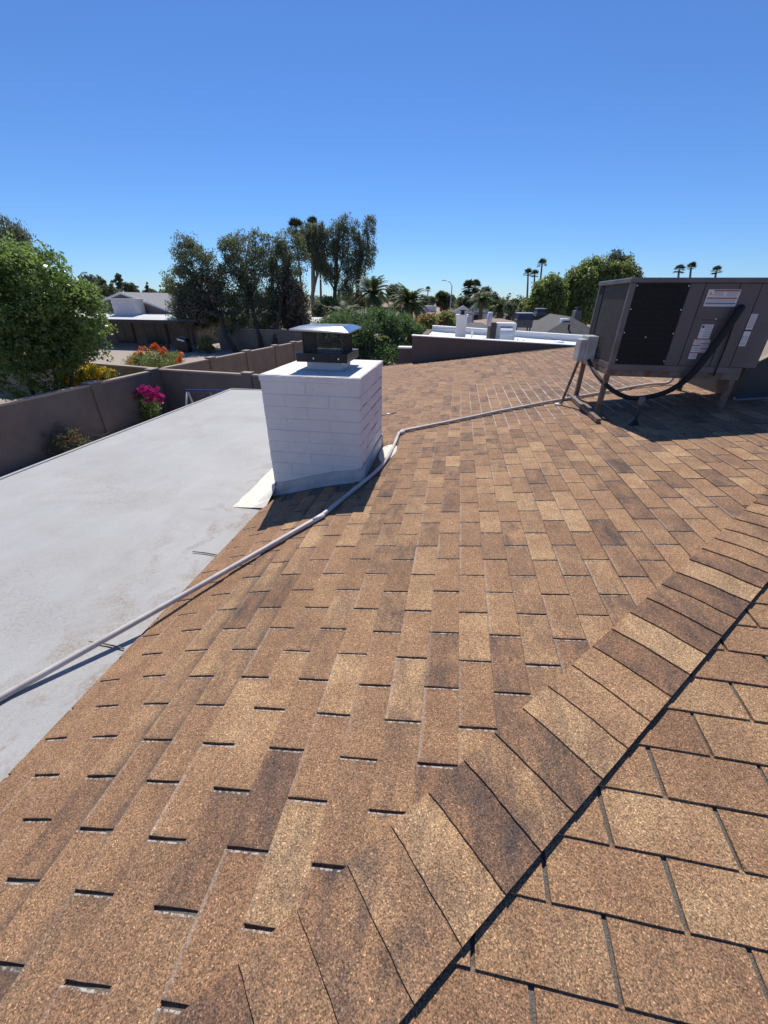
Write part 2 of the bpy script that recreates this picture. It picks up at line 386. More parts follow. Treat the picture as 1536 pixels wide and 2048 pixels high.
# ------------------------------------------------------------------ ground
g = MB(); g.add([(-1500, -300, 0), (1500, -300, 0), (1500, 2600, 0), (-1500, 2600, 0)], [(0, 1, 2, 3)])
struct(g.build('ground', M['earth']))
g = MB(); g.add([(-36, 15.3, 0.004), (-12.1, 15.3, 0.004), (-12.1, 46, 0.004), (-36, 46, 0.004)], [(0, 1, 2, 3)])
struct(g.build('patio_paving', M['paving']))
g = MB(); g.add([(-12.05, -6, 0.008), (-5.5, -6, 0.008), (-5.5, 14.8, 0.008), (-12.05, 14.8, 0.008)], [(0, 1, 2, 3)])
struct(g.build('gravel_yard', M['gravel']))

# ------------------------------------------------------------------ the house we stand on
house = thing('house', (0.0, 5.0, 0.0), 'low house with brown asphalt shingle roof and pale flat patio roof', 'house')
w = MB(); w.box((-1.5, -1.6, 0.0), (12.6, 11.1, 2.45)); w.build('wall', M['house_wall'], house)
# roof deck under the shingles (main slope grid, end slope, hidden back slope)
d = MB()
us = np.linspace(-1.4, UFAR, 60); vs_ = np.concatenate([np.linspace(VE+0.01, 0, 20), np.linspace(0.2, VRIDGE, 24)])
idx = {}
for i, u in enumerate(us):
    for j, v in enumerate(vs_):
        idx[i, j] = len(d.v); d.v.append((v, u, float(zr(u, v))-0.0045))
for i in range(len(us)-1):
    for j in range(len(vs_)-1): d.f.append((idx[i, j], idx[i, j+1], idx[i+1, j+1], idx[i+1, j]))
zb = S*VRIDGE+C1-0.008
d.add([(VRIDGE, VRIDGE+HIPK, zb), (VRIDGE, UFAR, zb), (13.6, UFAR, zb-7.6*S), (13.6, -1.4, float(z2(-1.4, 0))-0.008), (VRIDGE, -1.4, float(z2(-1.4, 0))-0.008)], [(0, 4, 3, 2, 1)])
d.add([(-2.38, 8.33, S*-2.38+C1-.008), (VE+.012, 8.33, S*VE+C1-.008), (VE+.012, UFAR, S*VE+C1-.008), (-2.38, UFAR, S*-2.38+C1-.008)], [(0, 1, 2, 3)])
roof = d.build('roof', M['deck'], house, fix=False)
# far verge board
vb = MB(); vp = np.linspace(-2.35, VRIDGE, 18)
for a, b in zip(vp[:-1], vp[1:]):
    za, zb_ = S*a+C1, S*b+C1
    vb.hexa([(a, UFAR-0.02, za-0.16), (b, UFAR-0.02, zb_-0.16), (b, UFAR+0.03, zb_-0.16), (a, UFAR+0.03, za-0.16)],
            [(a, UFAR-0.02, za+0.014), (b, UFAR-0.02, zb_+0.014), (b, UFAR+0.03, zb_+0.014), (a, UFAR+0.03, za+0.014)])
vb.build('verge_trim', M['trim_dark'], roof)

def clip_poly(poly, a, b, c0):                   # keep a*u+b*v >= c0 ; poly of (u, v)
    out = []
    for i in range(len(poly)):
        p, q = poly[i], poly[(i+1) % len(poly)]
        dp, dq = a*p[0]+b*p[1]-c0, a*q[0]+b*q[1]-c0
        if dp >= 0: out.append(p)
        if dp*dq < 0:
            t = dp/(dp-dq); out.append((p[0]+t*(q[0]-p[0]), p[1]+t*(q[1]-p[1])))
    return out
def outline(u0, u1, v0, v1, nu, nv, jit):
    """rectangle outline in (u, v), edges broken up and slightly ragged"""
    pts = []
    for i in range(nu): pts.append((u0+(u1-u0)*i/nu, v0))
    for i in range(nv): pts.append((u1, v0+(v1-v0)*i/nv))
    for i in range(nu): pts.append((u1-(u1-u0)*i/nu, v1))
    for i in range(nv): pts.append((u0, v1-(v1-v0)*i/nv))
    return [(a+random.uniform(-jit, jit), b+random.uniform(-jit, jit)) for a, b in pts]

TAB, EXPO = 0.305, 0.1388/math.sqrt(1+S*S)
U0, V0 = 1.2305, 0.1294
tabs = []          # (polygon [(x,y,z,uvx,uvy)], tone, dark, salt, dirt and shade)
def tone_pick():
    r = random.random()
    if r < 0.20: return random.uniform(0.62, 0.79), (0.0 if random.random() < .7 else 0.5)
    if r < 0.33: return random.uniform(0.18, 0.36), random.uniform(0.55, 1.0)
    return random.uniform(0.40, 0.64), max(0.0, random.uniform(-0.3, 0.85))
def add_tab(poly, surf, u0, u1, v0, v1, butt_axis, near, info):
    pv = []
    for (u, v) in poly:
        t = (v-v0)/(v1-v0) if butt_axis == 'v' else (u-u0)/(u1-u0)       # 0 at butt, 1 up-slope
        h = 0.0072*(1-t)+0.0012*t + info['lift']*(1-t)
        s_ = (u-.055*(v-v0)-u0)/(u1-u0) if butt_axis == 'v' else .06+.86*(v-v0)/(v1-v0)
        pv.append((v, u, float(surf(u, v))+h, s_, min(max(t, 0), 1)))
    tabs.append((pv, info))
k0 = math.floor((VE-V0)/EXPO)
for k in range(k0, int((VRIDGE-V0)/EXPO)+1):
    va, vb_ = V0+k*EXPO, V0+(k+1)*EXPO
    vlo0 = max(va, VE)
    off = 0.0 if k % 2 == 0 else -0.5
    cj = random.uniform(-0.006, 0.006)
    for n in range(-9, 36):
        vlo = vlo0 if U0+(n+off)*TAB < 8.3 else va
        ua = U0+(n+off)*TAB+cj; ub = ua+TAB-random.uniform(0.0085, 0.0115)
        if ua > UFAR-0.03 or ub < vlo+HIPK: continue
        if v_in := (ua < 4.36 and ub > 3.28 and va > -1.62 and vb_ < -0.80): continue      # under the chimney
        ub = min(ub, UFAR-0.01)
        q = proj([(vlo, ua, z1(ua, vlo))])[0]
        near = ua < 3.6
        ol = outline(ua, ub, vlo, vb_+0.004, 4, 3, 0.0009) if near else [(ua, vlo), (ub, vlo), (ub, vb_+0.004), (ua, vb_+0.004)]
        ol = [(min(a_+0.055*(b_-va), UFAR-.01), b_) for a_, b_ in ol]       # courses were laid a little off square
        ol = clip_poly(ol, 1, -1, HIPK+0.06)
        if len(ol) < 3: continue
        t, dk = tone_pick()
        # pale efflorescence on course edges beside the conduit, bits elsewhere
        cu = 5.1+0.37*(ua*0+va)
        salt = 0.22*random.random()**2
        sd_ = ua-(5.35+0.31*va)
        if -0.4 < va < 3.4 and -1.0 < sd_ < 2.6: salt = random.uniform(0.55, 1.0)*float(sstep(-.5, 1.0, va))*(float(sstep(2.6, .6, sd_)) if sd_ > 0 else .7)
        if 0.9 < va < 2.6 and 0.0 < ua-(5.35+0.31*va) < 0.8: dk = max(dk, 0.9); t = min(t, 0.35)
        dirt_shade = 0.0
        if k in (-10, -9) and ua < 3.2: dirt_shade = random.uniform(0.6, 1.0)
        if k == -8 and ua < 3: dirt_shade = random.uniform(0.1, 0.6)
        if k <= -11: t = 0.42+0.25*(t-0.42); dk = 0
        if ua > 4.5: t = 0.36+0.6*(t-0.4)
        add_tab(ol, z1, ua, ub, va, vb_, 'v', near, dict(tone=t, dark=dk, salt=salt, dirt_shade=dirt_shade, lift=random.choice([random.uniform(-0.0008, 0.0014)]*6+[random.uniform(.001, .004)])))
# the wider courses behind the flat roof's end
for k in range(int((-2.35-V0)/EXPO), k0):
    va, vb_ = V0+k*EXPO, V0+(k+1)*EXPO
    for n in range(22, 36):
        ua = U0+(n+(0 if k % 2 == 0 else -.5))*TAB
        if ua < 8.34 or ua > UFAR-0.05: continue
        add_tab([(ua, va), (min(ua+TAB-.009, UFAR-.01), va), (min(ua+TAB-.009, UFAR-.01), vb_+.004), (ua, vb_+.004)], z1, ua, ua+TAB, va, vb_, 'v', False, dict(tone=.4, dark=.2, salt=0, dirt_shade=0, lift=0))
# end slope: butts run along v
TAB2, EXP2, T0 = 0.335, 0.1521/math.sqrt(1+S*S), 1.0857
for j in range(-22, 15):
    ulo, uhi = T0-(j+1)*EXP2, T0-j*EXP2
    sh = 0.71+0.199*(3-j)
    for n in range(-12, 20):
        va = sh+n*TAB2-math.floor(sh/TAB2)*TAB2; vb_ = va+TAB2-random.uniform(0.012, 0.016)
        if vb_ < ulo-HIPK or va > 5.2: continue
        near = va < 2.2 and ulo > -0.4
        ol = outline(ulo, uhi+0.004, va, vb_, 4, 4, 0.0009) if near else [(ulo, va), (uhi+.004, va), (uhi+.004, vb_), (ulo, vb_)]
        ol = clip_poly(ol, -1, 1, 0.07-HIPK)
        if len(ol) < 3: continue
        t = random.uniform(0.45, 0.72) if random.random() < 0.8 else random.uniform(0.25, 0.4)
        add_tab(ol, z2, ulo, uhi, va, vb_, 'u', near, dict(tone=t, dark=random.uniform(0, .25), salt=0.0, dirt_shade=0, lift=random.uniform(0.0, 0.002)))

def tab_mesh(name, items):
    V = []; Fc = []; uvs = []; at = {a: [] for a in ('tone', 'dark', 'salt', 'dirt_shade')}
    for pv, info in items:
        o = len(V); n = len(pv)
        area = sum(pv[i][0]*pv[(i+1) % n][1]-pv[(i+1) % n][0]*pv[i][1] for i in range(n))
        if area < 0: pv = pv[::-1]
        V += [p[:3] for p in pv]+[(p[0], p[1], p[2]-0.0125) for p in pv]
        fs = [tuple(o+i for i in range(n))]+[(o+i, o+n+i, o+n+(i+1) % n, o+(i+1) % n) for i in range(n)]
        Fc += fs
        for f in fs:
            for vi in f: p = pv[(vi-o) % n]; uvs.append((p[3], p[4]))
            for a in at: at[a].append(info[a])
    me = bpy.data.meshes.new(name); me.from_pydata(V, [], Fc); me.materials.append(M['shingle'])
    uvl = me.uv_layers.new(name='UVMap'); uvl.data.foreach_set('uv', np.array(uvs, np.float32).ravel())
    for a in at:
        A = me.attributes.new(a, 'FLOAT', 'FACE'); A.data.foreach_set('value', np.array(at[a], np.float32))
    return me
def shown(pv):
    q = proj([p[:3] for p in pv]); 
    if q[:, 0].max() < 0 or q[:, 0].min() > 1536 or q[:, 1].max() < 0 or q[:, 1].min() > 2048: return 0
    q[:, 0] = np.clip(q[:, 0], 0, 1536); q[:, 1] = np.clip(q[:, 1], 0, 2048)
    x, y = q[:, 0], q[:, 1]
    return abs(np.dot(x, np.roll(y, -1))-np.dot(y, np.roll(x, -1)))/2
order = sorted(range(len(tabs)), key=lambda i: -shown(tabs[i][0]))
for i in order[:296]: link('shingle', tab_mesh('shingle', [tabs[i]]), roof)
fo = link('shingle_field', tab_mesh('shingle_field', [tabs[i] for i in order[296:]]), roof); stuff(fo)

# hip caps: bent tabs lapped down the hip
HC = 0.1085
for i in range(-14, 52):
    vc0 = 0.255+HC*i; vc1 = vc0+HC+0.006
    if vc1 > VRIDGE: break
    nw, nl = 10, 2
    rag = [random.uniform(-0.0012, 0.0012) for _ in range(nw+1)]
    V = []; lift = random.uniform(0, 0.002); skew = random.uniform(-0.004, 0.004)
    for layer in (0, 1):
        for l in range(nl+1):
            t = l/nl
            for a in range(nw+1):
                wv = -0.153+0.306*a/nw
                v = vc0+(vc1-vc0)*t+wv*0.7071+(rag[a] if l == 0 else 0)+skew*wv*6*(1-t); u = vc0+(vc1-vc0)*t+HIPK-wv*0.7071+(rag[a] if l == 0 else 0)+skew*wv*6*(1-t)
                A, B = S*v+C1, S*u+C2
                e = A-B; zz = 0.5*(A+B-math.sqrt(e*e+0.006**2))+0.004
                h = 0.0135*(1-t)+0.0075*t+lift*(1-t)+0.010*max(0, wv/0.153)**2+0.003*max(0, -wv/0.153)**3*0
                V.append((v, u, zz+h-(0.0055 if layer else 0)))
    nn = (nw+1)*(nl+1); Fc = []
    for l in range(nl):
        for a in range(nw):
            q = (l*(nw+1)+a, l*(nw+1)+a+1, (l+1)*(nw+1)+a+1, (l+1)*(nw+1)+a)
            Fc += [q[::-1] if False else q, tuple(x+nn for x in q)[::-1]]
    rim = [a for a in range(nw+1)]+[l*(nw+1)+nw for l in range(1, nl+1)]+[nl*(nw+1)+a for a in range(nw-1, -1, -1)]+[l*(nw+1) for l in range(nl-1, 0, -1)]
    for a, b in zip(rim, rim[1:]+rim[:1]): Fc.append((a, a+nn, b+nn, b))
    me = bpy.data.meshes.new('hip_cap'); me.from_pydata(V, [], Fc); me.materials.append(M['shingle'])
    bm = bmesh.new(); bm.from_mesh(me); bmesh.ops.recalc_face_normals(bm, faces=bm.faces); bm.to_mesh(me); bm.free()
    t, dk = {-5: (.5, .5), -4: (.45, .9), -3: (.6, .75), -2: (.74, .55), -1: (.18, 1.), 0: (.55, .8), 1: (.35, .9), 2: (.80, .5), 3: (.6, .25), 4: (.6, .15), 5: (.15, .8), 6: (.80, .4), 7: (.2, .7), 8: (.45, .7), 9: (.15, .8), 10: (.80, .3), 11: (.25, .8), 12: (.5, .5), 13: (.65, .3)}.get(i, random.choice([(.75, .3), (.2, .8), (.5, .5)]))
    uvl = me.uv_layers.new(name='UVMap'); uvl.data.foreach_set('uv', np.full((len(me.loops), 2), 0.4, np.float32).ravel())
    for a, val in (('tone', t), ('dark', dk), ('salt', 0), ('dirt_shade', 0)):
        A = me.attributes.new(a, 'FLOAT', 'FACE'); A.data.foreach_set('value', np.full(len(me.polygons), val, np.float32))
    link('hip_cap', me, roof)

# flat patio roof
def zflat(u, v): return EYE-1.765+0.016*(v+1.69)
fr = MB()
gu = np.linspace(-4.0, 8.32, 60); gv = np.linspace(-4.92, VE+0.02, 16); idx = {}
for i, u in enumerate(gu):
    for j, v in enumerate(gv):
        idx[i, j] = len(fr.v)
        fr.v.append((v, u, zflat(u, v)+0.006*math.sin(u*1.3+v)*math.sin(v*1.7)*(0 if j in (0, 15) else 1)))
for i in range(59):
    for j in range(15): fr.f.append((idx[i, j], idx[i, j+1], idx[i+1, j+1], idx[i+1, j]))
zl = zflat(0, -4.92)
fr.add([(-4.92, -4, zl-.002), (-4.92, 8.32, zl-.002), (-4.92, 8.32, zl-.2), (-4.92, -4, zl-.2), (VE, -4, zl-.2), (VE, 8.32, zl-.2), (VE, 8.32, zl+.03)], [(0, 1, 2, 3), (3, 2, 5, 4), (1, 6, 5, 2)])
flat = fr.build('flat_roof', M['flat'], house, fix=False)
ee = MB(); ee.box((-4.965, -4, zl-.17), (-4.922, 8.36, zl+.012)); ee.box((-4.922, 8.322, zl-.17), (VE-0.4, 8.36, zl+.02))
ee.build('drip_edge', M['flat'], flat)
for yy in (-3.5, 0.4, 4.3, 8.1):
    q = MB(); q.cbox((-4.8, yy-.07, 0), (-4.66, yy+.07, zl-.2), .01); q.build('post', M['trim_dark'], flat)
# ------------------------------------------------------------------ chimney (painted block courses)
CX0, CX1, CY0, CY1 = -1.655, -0.772, 3.28, 4.36
CT = EYE-0.576
core = MB(); core.box((CX0+.006, CY0+.0032, 2.45), (CX1-.012, CY1-.007, CT-.045))
chim = core.build('chimney', M['mortar'], house); chim['label'] = 'squat white painted block chimney standing at the roof eave'
gp = MB(); gp.box((CX1-.0135, CY0+.012, 2.6), (CX1-.011, CY1-.012, CT-.05)); gp.build('mortar_gap', M['gap'], chim)
RH = 0.1068; TH = 0.10
row = 0; zt = CT-0.052
while zt-RH > 2.5:
    za, zb2 = zt-RH+0.002, zt-0.002
    wd, dp = CX1-CX0, CY1-CY0
    half = row % 2
    def run(L0, L1, first):
        out = []; a = L0; b = L0+first
        while a < L1-0.02:
            b = min(b, L1)
            if L1-b < 0.08: b = L1
            out.append((a, b)); a = b; b = a+0.405
        return out
    segs = []
    # front and back own their corners on even rows, the sides on odd rows
    fx, sy_ = (CX0, CX1), (CY0+TH, CY1-TH)
    for a, b in run(fx[0], fx[1], 0.405 if half == 0 else 0.203):
        segs.append(((a, CY0), (b, CY0+TH))); segs.append(((a, CY1-TH), (b, CY1)))
    for a, b in run(sy_[0], sy_[1], 0.305 if half == 0 else 0.21):
        segs.append(((CX0, a), (CX0+TH, b))); segs.append(((CX1-TH, a), (CX1, b)))
    for (x0, y0), (x1, y1) in segs:
        if zb2 < float(z1(y0, max(x0, VE)))-0.01 and x0 > VE: pass
        j = [random.uniform(-.0022, .0022) for _ in range(4)]
        gx0 = .0018 if x0 > CX0+.01 else 0; gx1 = .0018 if x1 < CX1-.01 else 0
        gy0 = .0018 if y0 > CY0+.01 else 0; gy1 = .0018 if y1 < CY1-.01 else 0
        q = MB(); q.cbox((x0+gx0+(j[0] if not gx0 else 0), y0+gy0+(j[1] if not gy0 else 0), za), (x1-gx1+(j[2] if not gx1 else 0), y1-gy1+(j[3] if not gy1 else 0), zb2), 0.004)
        q.build('brick', M['white_paint'], chim)
    zt -= RH; row += 1
# open, unpainted joint dashes on the uphill face
q = MB(); zz = CT-0.052-RH; rr_ = random.Random(5)
while zz > 2.95:
    y = CY0+rr_.uniform(.05, .3)
    while y < CY1-.08:
        L_ = rr_.uniform(.05, .26); h_ = rr_.uniform(.0025, .0055)
        if rr_.random() < .72: q.hexa([(CX1-.008, y, zz-h_), (CX1+.0005, y+.01, zz-h_*.5), (CX1+.0005, min(y+L_, CY1-.03), zz-h_*.6), (CX1-.008, min(y+L_, CY1-.03), zz-h_)], [(CX1-.008, y, zz+h_), (CX1+.0005, y+.01, zz+h_*.5), (CX1+.0005, min(y+L_, CY1-.03), zz+h_*.4), (CX1-.008, min(y+L_, CY1-.03), zz+h_)])
        y += L_+rr_.uniform(.02, .16)
    zz -= RH
q.build('open_joint', M['deck'], chim)
# crown slab with a ragged painted edge
def ragged_slab(x0, x1, y0, y1, z0, z1_, n, jit):
    pts = []
    for (a, b), (c_, d_) in (((x0, y0), (x1, y0)), ((x1, y0), (x1, y1)), ((x1, y1), (x0, y1)), ((x0, y1), (x0, y0))):
        for i in range(n): t = i/n; pts.append((a+(c_-a)*t+random.uniform(-jit, jit), b+(d_-b)*t+random.uniform(-jit, jit)))
    return pts
pts = ragged_slab(CX0-.006, CX1+.006, CY0-.006, CY1+.006, 0, 0, 12, .0035)
q = MB(); cxm, cym = (CX0+CX1)/2, (CY0+CY1)/2
ins = [(p[0]+(cxm-p[0])*.02, p[1]+(cym-p[1])*.02) for p in pts]
n = len(pts)
q.v = [(a, b, CT-.054) for a, b in pts]+[(a, b, CT-.008+random.uniform(-.004, .003)) for a, b in pts]+[(a, b, CT) for a, b in ins]
q.f = [(i, (i+1) % n, n+(i+1) % n, n+i) for i in range(n)]+[(n+i, n+(i+1) % n, 2*n+(i+1) % n, 2*n+i) for i in range(n)]+[tuple(range(2*n, 3*n)), tuple(range(n))[::-1]]
q.build('crown', M['white_paint'], chim)
# cement flashing round the base, following the slope
def skirt(x0, y0, x1, y1, nx, ny, h, th):
    m = MB(); N = 12; rows = []
    for i in range(N+1):
        t = i/N; x = x0+(x1-x0)*t; y = y0+(y1-y0)*t
        zb = float(z1(y, max(x, VE))) if x > VE else zflat(y, x)
        zb = min(zb, float(z1(y, max(x, VE))))-0.03
        zz = zb+0.03+h+random.uniform(-.004, .004)
        m.v += [(x+nx*th*2.2, y+ny*th*2.2, zb), (x+nx*th, y+ny*th, zb+.06), (x+nx*th, y+ny*th, zz), (x-nx*.02, y-ny*.02, zz+.006)]
    for i in range(N):
        for a in range(3): m.f.append((4*i+a, 4*i+a+1, 4*i+5+a, 4*i+4+a))
    m.f += [(0, 1, 2, 3), (4*N+3, 4*N+2, 4*N+1, 4*N)]
    return m
sk = skirt(CX0-.03, CY0, CX1+.03, CY0, 0, -1, .125, .012)
sk.build('base_flashing', M['cement'], chim)
skirt(CX1, CY0-.03, CX1, CY1+.01, 1, 0, .125, .012).build('base_flashing', M['cement'], chim)
skirt(CX0, CY0-.03, CX0, CY1+.01, -1, 0, .14, .012).build('base_flashing', M['cement'], chim)
# creamy fillet spread onto the flat roof beside the chimney
q = MB(); out = []; N = 14
for i in range(N+1):
    t = i/N; y = 3.02+t*1.5
    spread = 0.30+0.008*random.uniform(-1, 1)+0.05*t
    xo = -1.69-spread
    q.v += [(xo, y, zflat(y, xo)+.003), (xo+.2, y, zflat(y, xo)+.014), (CX0+.005, y, zflat(y, CX0)+.020+.10*min(1, max(0, (y-3.02)/.26)))]
for i in range(N):
    for a in range(2): q.f.append((3*i+a, 3*i+a+1, 3*i+4+a, 3*i+3+a))
q.build('mastic_fillet', M['cream'], chim, fix=True)
# mastic daub at the back corner
q = MB(); a0 = PZ(775, 908, float(z1(4.0, -.72)))
ring = [(a0[0]+(.085+.02*random.random())*math.cos(t), a0[1]+(.26+.05*random.random())*math.sin(t)) for t in np.linspace(0, 2*math.pi, 18, endpoint=False)]
q.v = [(x, y, float(z1(y, x))+.009) for x, y in ring]+[(a0[0]+(x-a0[0])*.6, a0[1]+(y-a0[1])*.6, float(z1(y, x))+.028+random.uniform(-.006, .006)) for x, y in ring]
q.f = [(i, (i+1) % 18, 18+(i+1) % 18, 18+i) for i in range(18)]+[tuple(range(18, 36))]
q.build('mastic_daub', M['cream'], chim)

# chimney cap
KX, KY = -1.185, 3.80
kz = lambda r: EYE+r
flue = MB(); flue.cbox((KX-.165, KY-.165, CT-.01), (KX+.165, KY+.165, kz(-.44)), .006)
flue.build('flue_collar', M['white_paint'], chim)
capb = MB()
for sx_, sy2 in ((0, -1), (0, 1), (-1, 0), (1, 0)):
    o_ = .232
    if sx_ == 0: capb.box((KX-o_, KY+sy2*o_-.004, kz(-.505)), (KX+o_, KY+sy2*o_+.004, kz(-.432)))
    else: capb.box((KX+sx_*o_-.004, KY-o_+.004, kz(-.505)), (KX+sx_*o_+.004, KY+o_-.004, kz(-.432)))
capb.box((KX-0.23, KY-0.23, kz(-.439)), (KX+0.23, KY+0.23, kz(-.433)))
cap = capb.build('chimney_cap', M['black_metal'], house); cap['label'] = 'black mesh chimney cap with bright sheet metal lid'
q = MB(); hx = .178; zb0, zt0 = kz(-.432), kz(-.235); t = .0016
for s_ in np.linspace(-hx, hx, 28):
    for e in (-hx, hx):
        q.box((KX+s_-t, KY+e-t, zb0), (KX+s_+t, KY+e+t, zt0)); q.box((KX+e-t, KY+s_-t, zb0), (KX+e+t, KY+s_+t, zt0))
for z in np.linspace(zb0, zt0, 14):
    for e in (-hx, hx):
        q.box((KX-hx, KY+e-t*.9, z-t), (KX+hx, KY+e+t*.9, z+t)); q.box((KX+e-t*.9, KY-hx, z-t), (KX+e+t*.9, KY+hx, z+t))
q.build('mesh_screen', M['wire'], cap, fix=False)
for sx_ in (-1, 1):
    for sy2 in (-1, 1):
        q = MB(); q.box((KX+sx_*hx-.006, KY+sy2*hx-.006, zb0), (KX+sx_*hx+.006, KY+sy2*hx+.006, zt0)); q.build('corner_strap', M['black_metal'], cap)
q = MB()                                          # lid: flat top, folded sloping rims
o_, i_ = .265, .19
ze, zt1 = kz(-.240), kz(-.212)
lo = [(KX-o_, KY-o_), (KX+o_, KY-o_), (KX+o_, KY+o_), (KX-o_, KY+o_)]; hi = [(KX-i_, KY-i_), (KX+i_, KY-i_), (KX+i_, KY+i_), (KX-i_, KY+i_)]
bend = [.006, -.012, 0.002, .004]
q.v = [(a, b, ze+z_) for (a, b), z_ in zip(lo, bend)]+[(a, b, zt1) for a, b in hi]+[(a, b, ze+z_-.012) for (a, b), z_ in zip(lo, bend)]+[(a*.995+KX*.005, b*.995+KY*.005, ze+z_-.011) for (a, b), z_ in zip(lo, bend)]+[(a, b, zt1-.004) for a, b in hi]
q.f = [(4, 5, 6, 7)]+[(i, (i+1) % 4, 4+(i+1) % 4, 4+i) for i in range(4)]+[(8+i, 8+(i+1) % 4, (i+1) % 4, i) for i in range(4)]+[(12+(i+1) % 4, 12+i, 16+i, 16+(i+1) % 4) for i in range(4)]+[(19, 18, 17, 16)]
q.build('lid', M['lid_metal'], cap, fix=False)
for px_ in (-.05, .18):
    q = MB(); q.tube([(KX+px_-.02, KY-.235, kz(-.472)), (KX+px_-.02, KY-.244, kz(-.472))], .008, 8); q.build('screw', M['screw'], cap)

# ------------------------------------------------------------------ conduit lying across the roof
def onroof(x, y, lift):
    z = 3.0
    for _ in range(25):
        p = PZ(x, y, z); z = float(zr(p[1], p[0]))+lift
    return PZ(x, y, z)
RP = 0.018
cond = thing('conduit', onroof(797, 864, 0), 'long pale plastic conduit crossing the shingles past the white chimney', 'pipe')
A0 = PZ(-260, 1545, zflat(.6, -2.4)+RP+.001); A = PZ(25, 1382, zflat(.9, -2.0)+RP+.001); Bp = onroof(641, 1033, RP+.012)
seg = [A+(Bp-A)*t+np.array([0, 0, -0.006*math.sin(math.pi*t)]) for t in np.linspace(0, 1, 16)]
seg = [A0, A0*.5+A*.5]+seg
q = MB(); q.tube(seg, RP, 12); q.build('pipe_run', M['pvc'], cond, True)
mid = [Bp]+[onroof(x, y, RP+.010) for x, y in ((680, 1002), (722, 968), (757, 938), (776, 914), (787, 893), (794, 876), (798, 866))]
def spline(pts, n):
    pts = [np.array(p) for p in pts]; out = []
    P_ = [2*pts[0]-pts[1]]+pts+[2*pts[-1]-pts[-2]]
    for i in range(1, len(P_)-2):
        for t in np.linspace(0, 1, n, endpoint=False):
            a, b, c_, d_ = P_[i-1:i+3]
            out.append(.5*(2*b+(c_-a)*t+(2*a-5*b+4*c_-d_)*t*t+(3*b-a-3*c_+d_)*t**3))
    return out+[pts[-1]]
q = MB(); q.tube(spline(mid, 5), RP, 12); q.build('pipe_bend', M['pvc'], cond, True)
E1 = mid[-1]; far_end = onroof(1290, 772, RP+.012)
far_pts = [E1, E1+(onroof(803, 862, RP+.010)-E1)]+[onroof(x, y, RP+.010) for x, y in ((900, 843), (1000, 822), (1100, 803), (1200, 786), (1270, 773))]
q = MB(); q.tube(far_pts, RP, 12); q.build('pipe_run', M['pvc'], cond, True)
fe = far_pts[-1]; fe2 = fe+np.array([.42, .04, .06])
q = MB(); q.tube(spline([fe, fe+np.array([.22, .03, .035]), fe2, fe2+np.array([.06, 0, .10]), fe2+np.array([.065, 0, .28])], 4), RP, 10); q.build('pipe_bend', M['pvc'], cond, True)
for p_, d_ in ((Bp, seg[-2]-Bp), (E1, far_pts[2]-E1)):
    d_ = d_/np.linalg.norm(d_); q = MB(); q.tube([p_+d_*.075, p_-d_*.03 if p_ is Bp else p_+d_*.0], RP*1.13, 12); q.build('coupling', M['pvc_joint'], cond, True)

# ------------------------------------------------------------------ rooftop air conditioner on its stand
AX0, AX1, AY0, AY1 = 1.67, 2.975, 4.90, 5.95
AZ0, AZ1 = EYE-.665, EYE+.205
st = thing('equipment_stand', (2.3, 5.4, float(zr(5.4, 2.3))), 'rusty angle iron stand under the rooftop air conditioner', 'stand')
RZ = AZ0-.07
q = MB(); q.box((AX0-.01, AY0+.01, RZ), (AX1+.01, AY0+.06, AZ0-.003)); q.build('rail', M['rust'], st)
q = MB(); q.box((AX0-.01, AY1-.06, RZ), (AX1+.01, AY1-.01, AZ0-.003)); q.build('rail', M['rust'], st)
for x in (AX0, AX1-.05):
    q = MB(); q.box((x, AY0+.062, RZ+.004), (x+.05, AY1-.062, AZ0-.006)); q.build('cross_rail', M['rust'], st)
for x in (AX0+.0, AX1-.05):
    for y in (AY0+.02, AY1-.07):
        zb = float(zr(y, x))+.005
        q = MB(); q.box((x-.004, y, zb), (x+.046, y+.006, RZ-.001)); q.box((x-.004, y+.006, zb), (x+.002, y+.05, RZ-.001)); q.box((x-.02, y-.02, zb-.004), (x+.07, y+.07, zb+.006))
        q.build('leg', M['rust'], st)
q = MB(); a, b = (1.655, 4.66), (1.655, 6.02)
zb = float(z1(5, 1.655))+.006
q.hexa([(1.60, 4.64, zb), (1.65, 4.64, zb), (1.65, 6.02, zb), (1.60, 6.02, zb)], [(1.60, 4.64, zb+.045), (1.65, 4.64, zb+.045), (1.65, 6.02, zb+.045), (1.60, 6.02, zb+.045)])
q.build('sleeper_board', M['rust'], st)

ac = thing('air_conditioner', (2.3, 5.4, AZ0), 'brown grey packaged air conditioner with black coil guard on a rusty stand', 'air conditioner')
q = MB(); q.box((AX0+.03, AY0+.012, AZ0+.02), (AX1-.004, AY1-.012, AZ1-.02)); q.build('cabinet', M['cabinet'], ac)
q = MB(); q.cbox((AX0-.012, AY0-.014, AZ1-.045), (AX1+.012, AY1+.012, AZ1), .006); q.build('lid', M['cab_edge'], ac)
q = MB(); q.box((AX0, AY0-.002, AZ0-.002), (AX1, AY0+.011, AZ0+.055)); q.build('base_rail', M['cab_edge'], ac)
q = MB(); q.box((AX0-.002, AY0+.0115, AZ0-.002), (AX0+.03, AY1, AZ0+.055)); q.build('base_rail', M['cab_edge'], ac)
for x, y in ((AX0, AY0-.004), (AX0, AY1-.05)):
    q = MB(); q.cbox((x, y, AZ0+.056), (x+.052, y+.05, AZ1-.046), .004); q.build('corner_post', M['cab_edge'], ac)
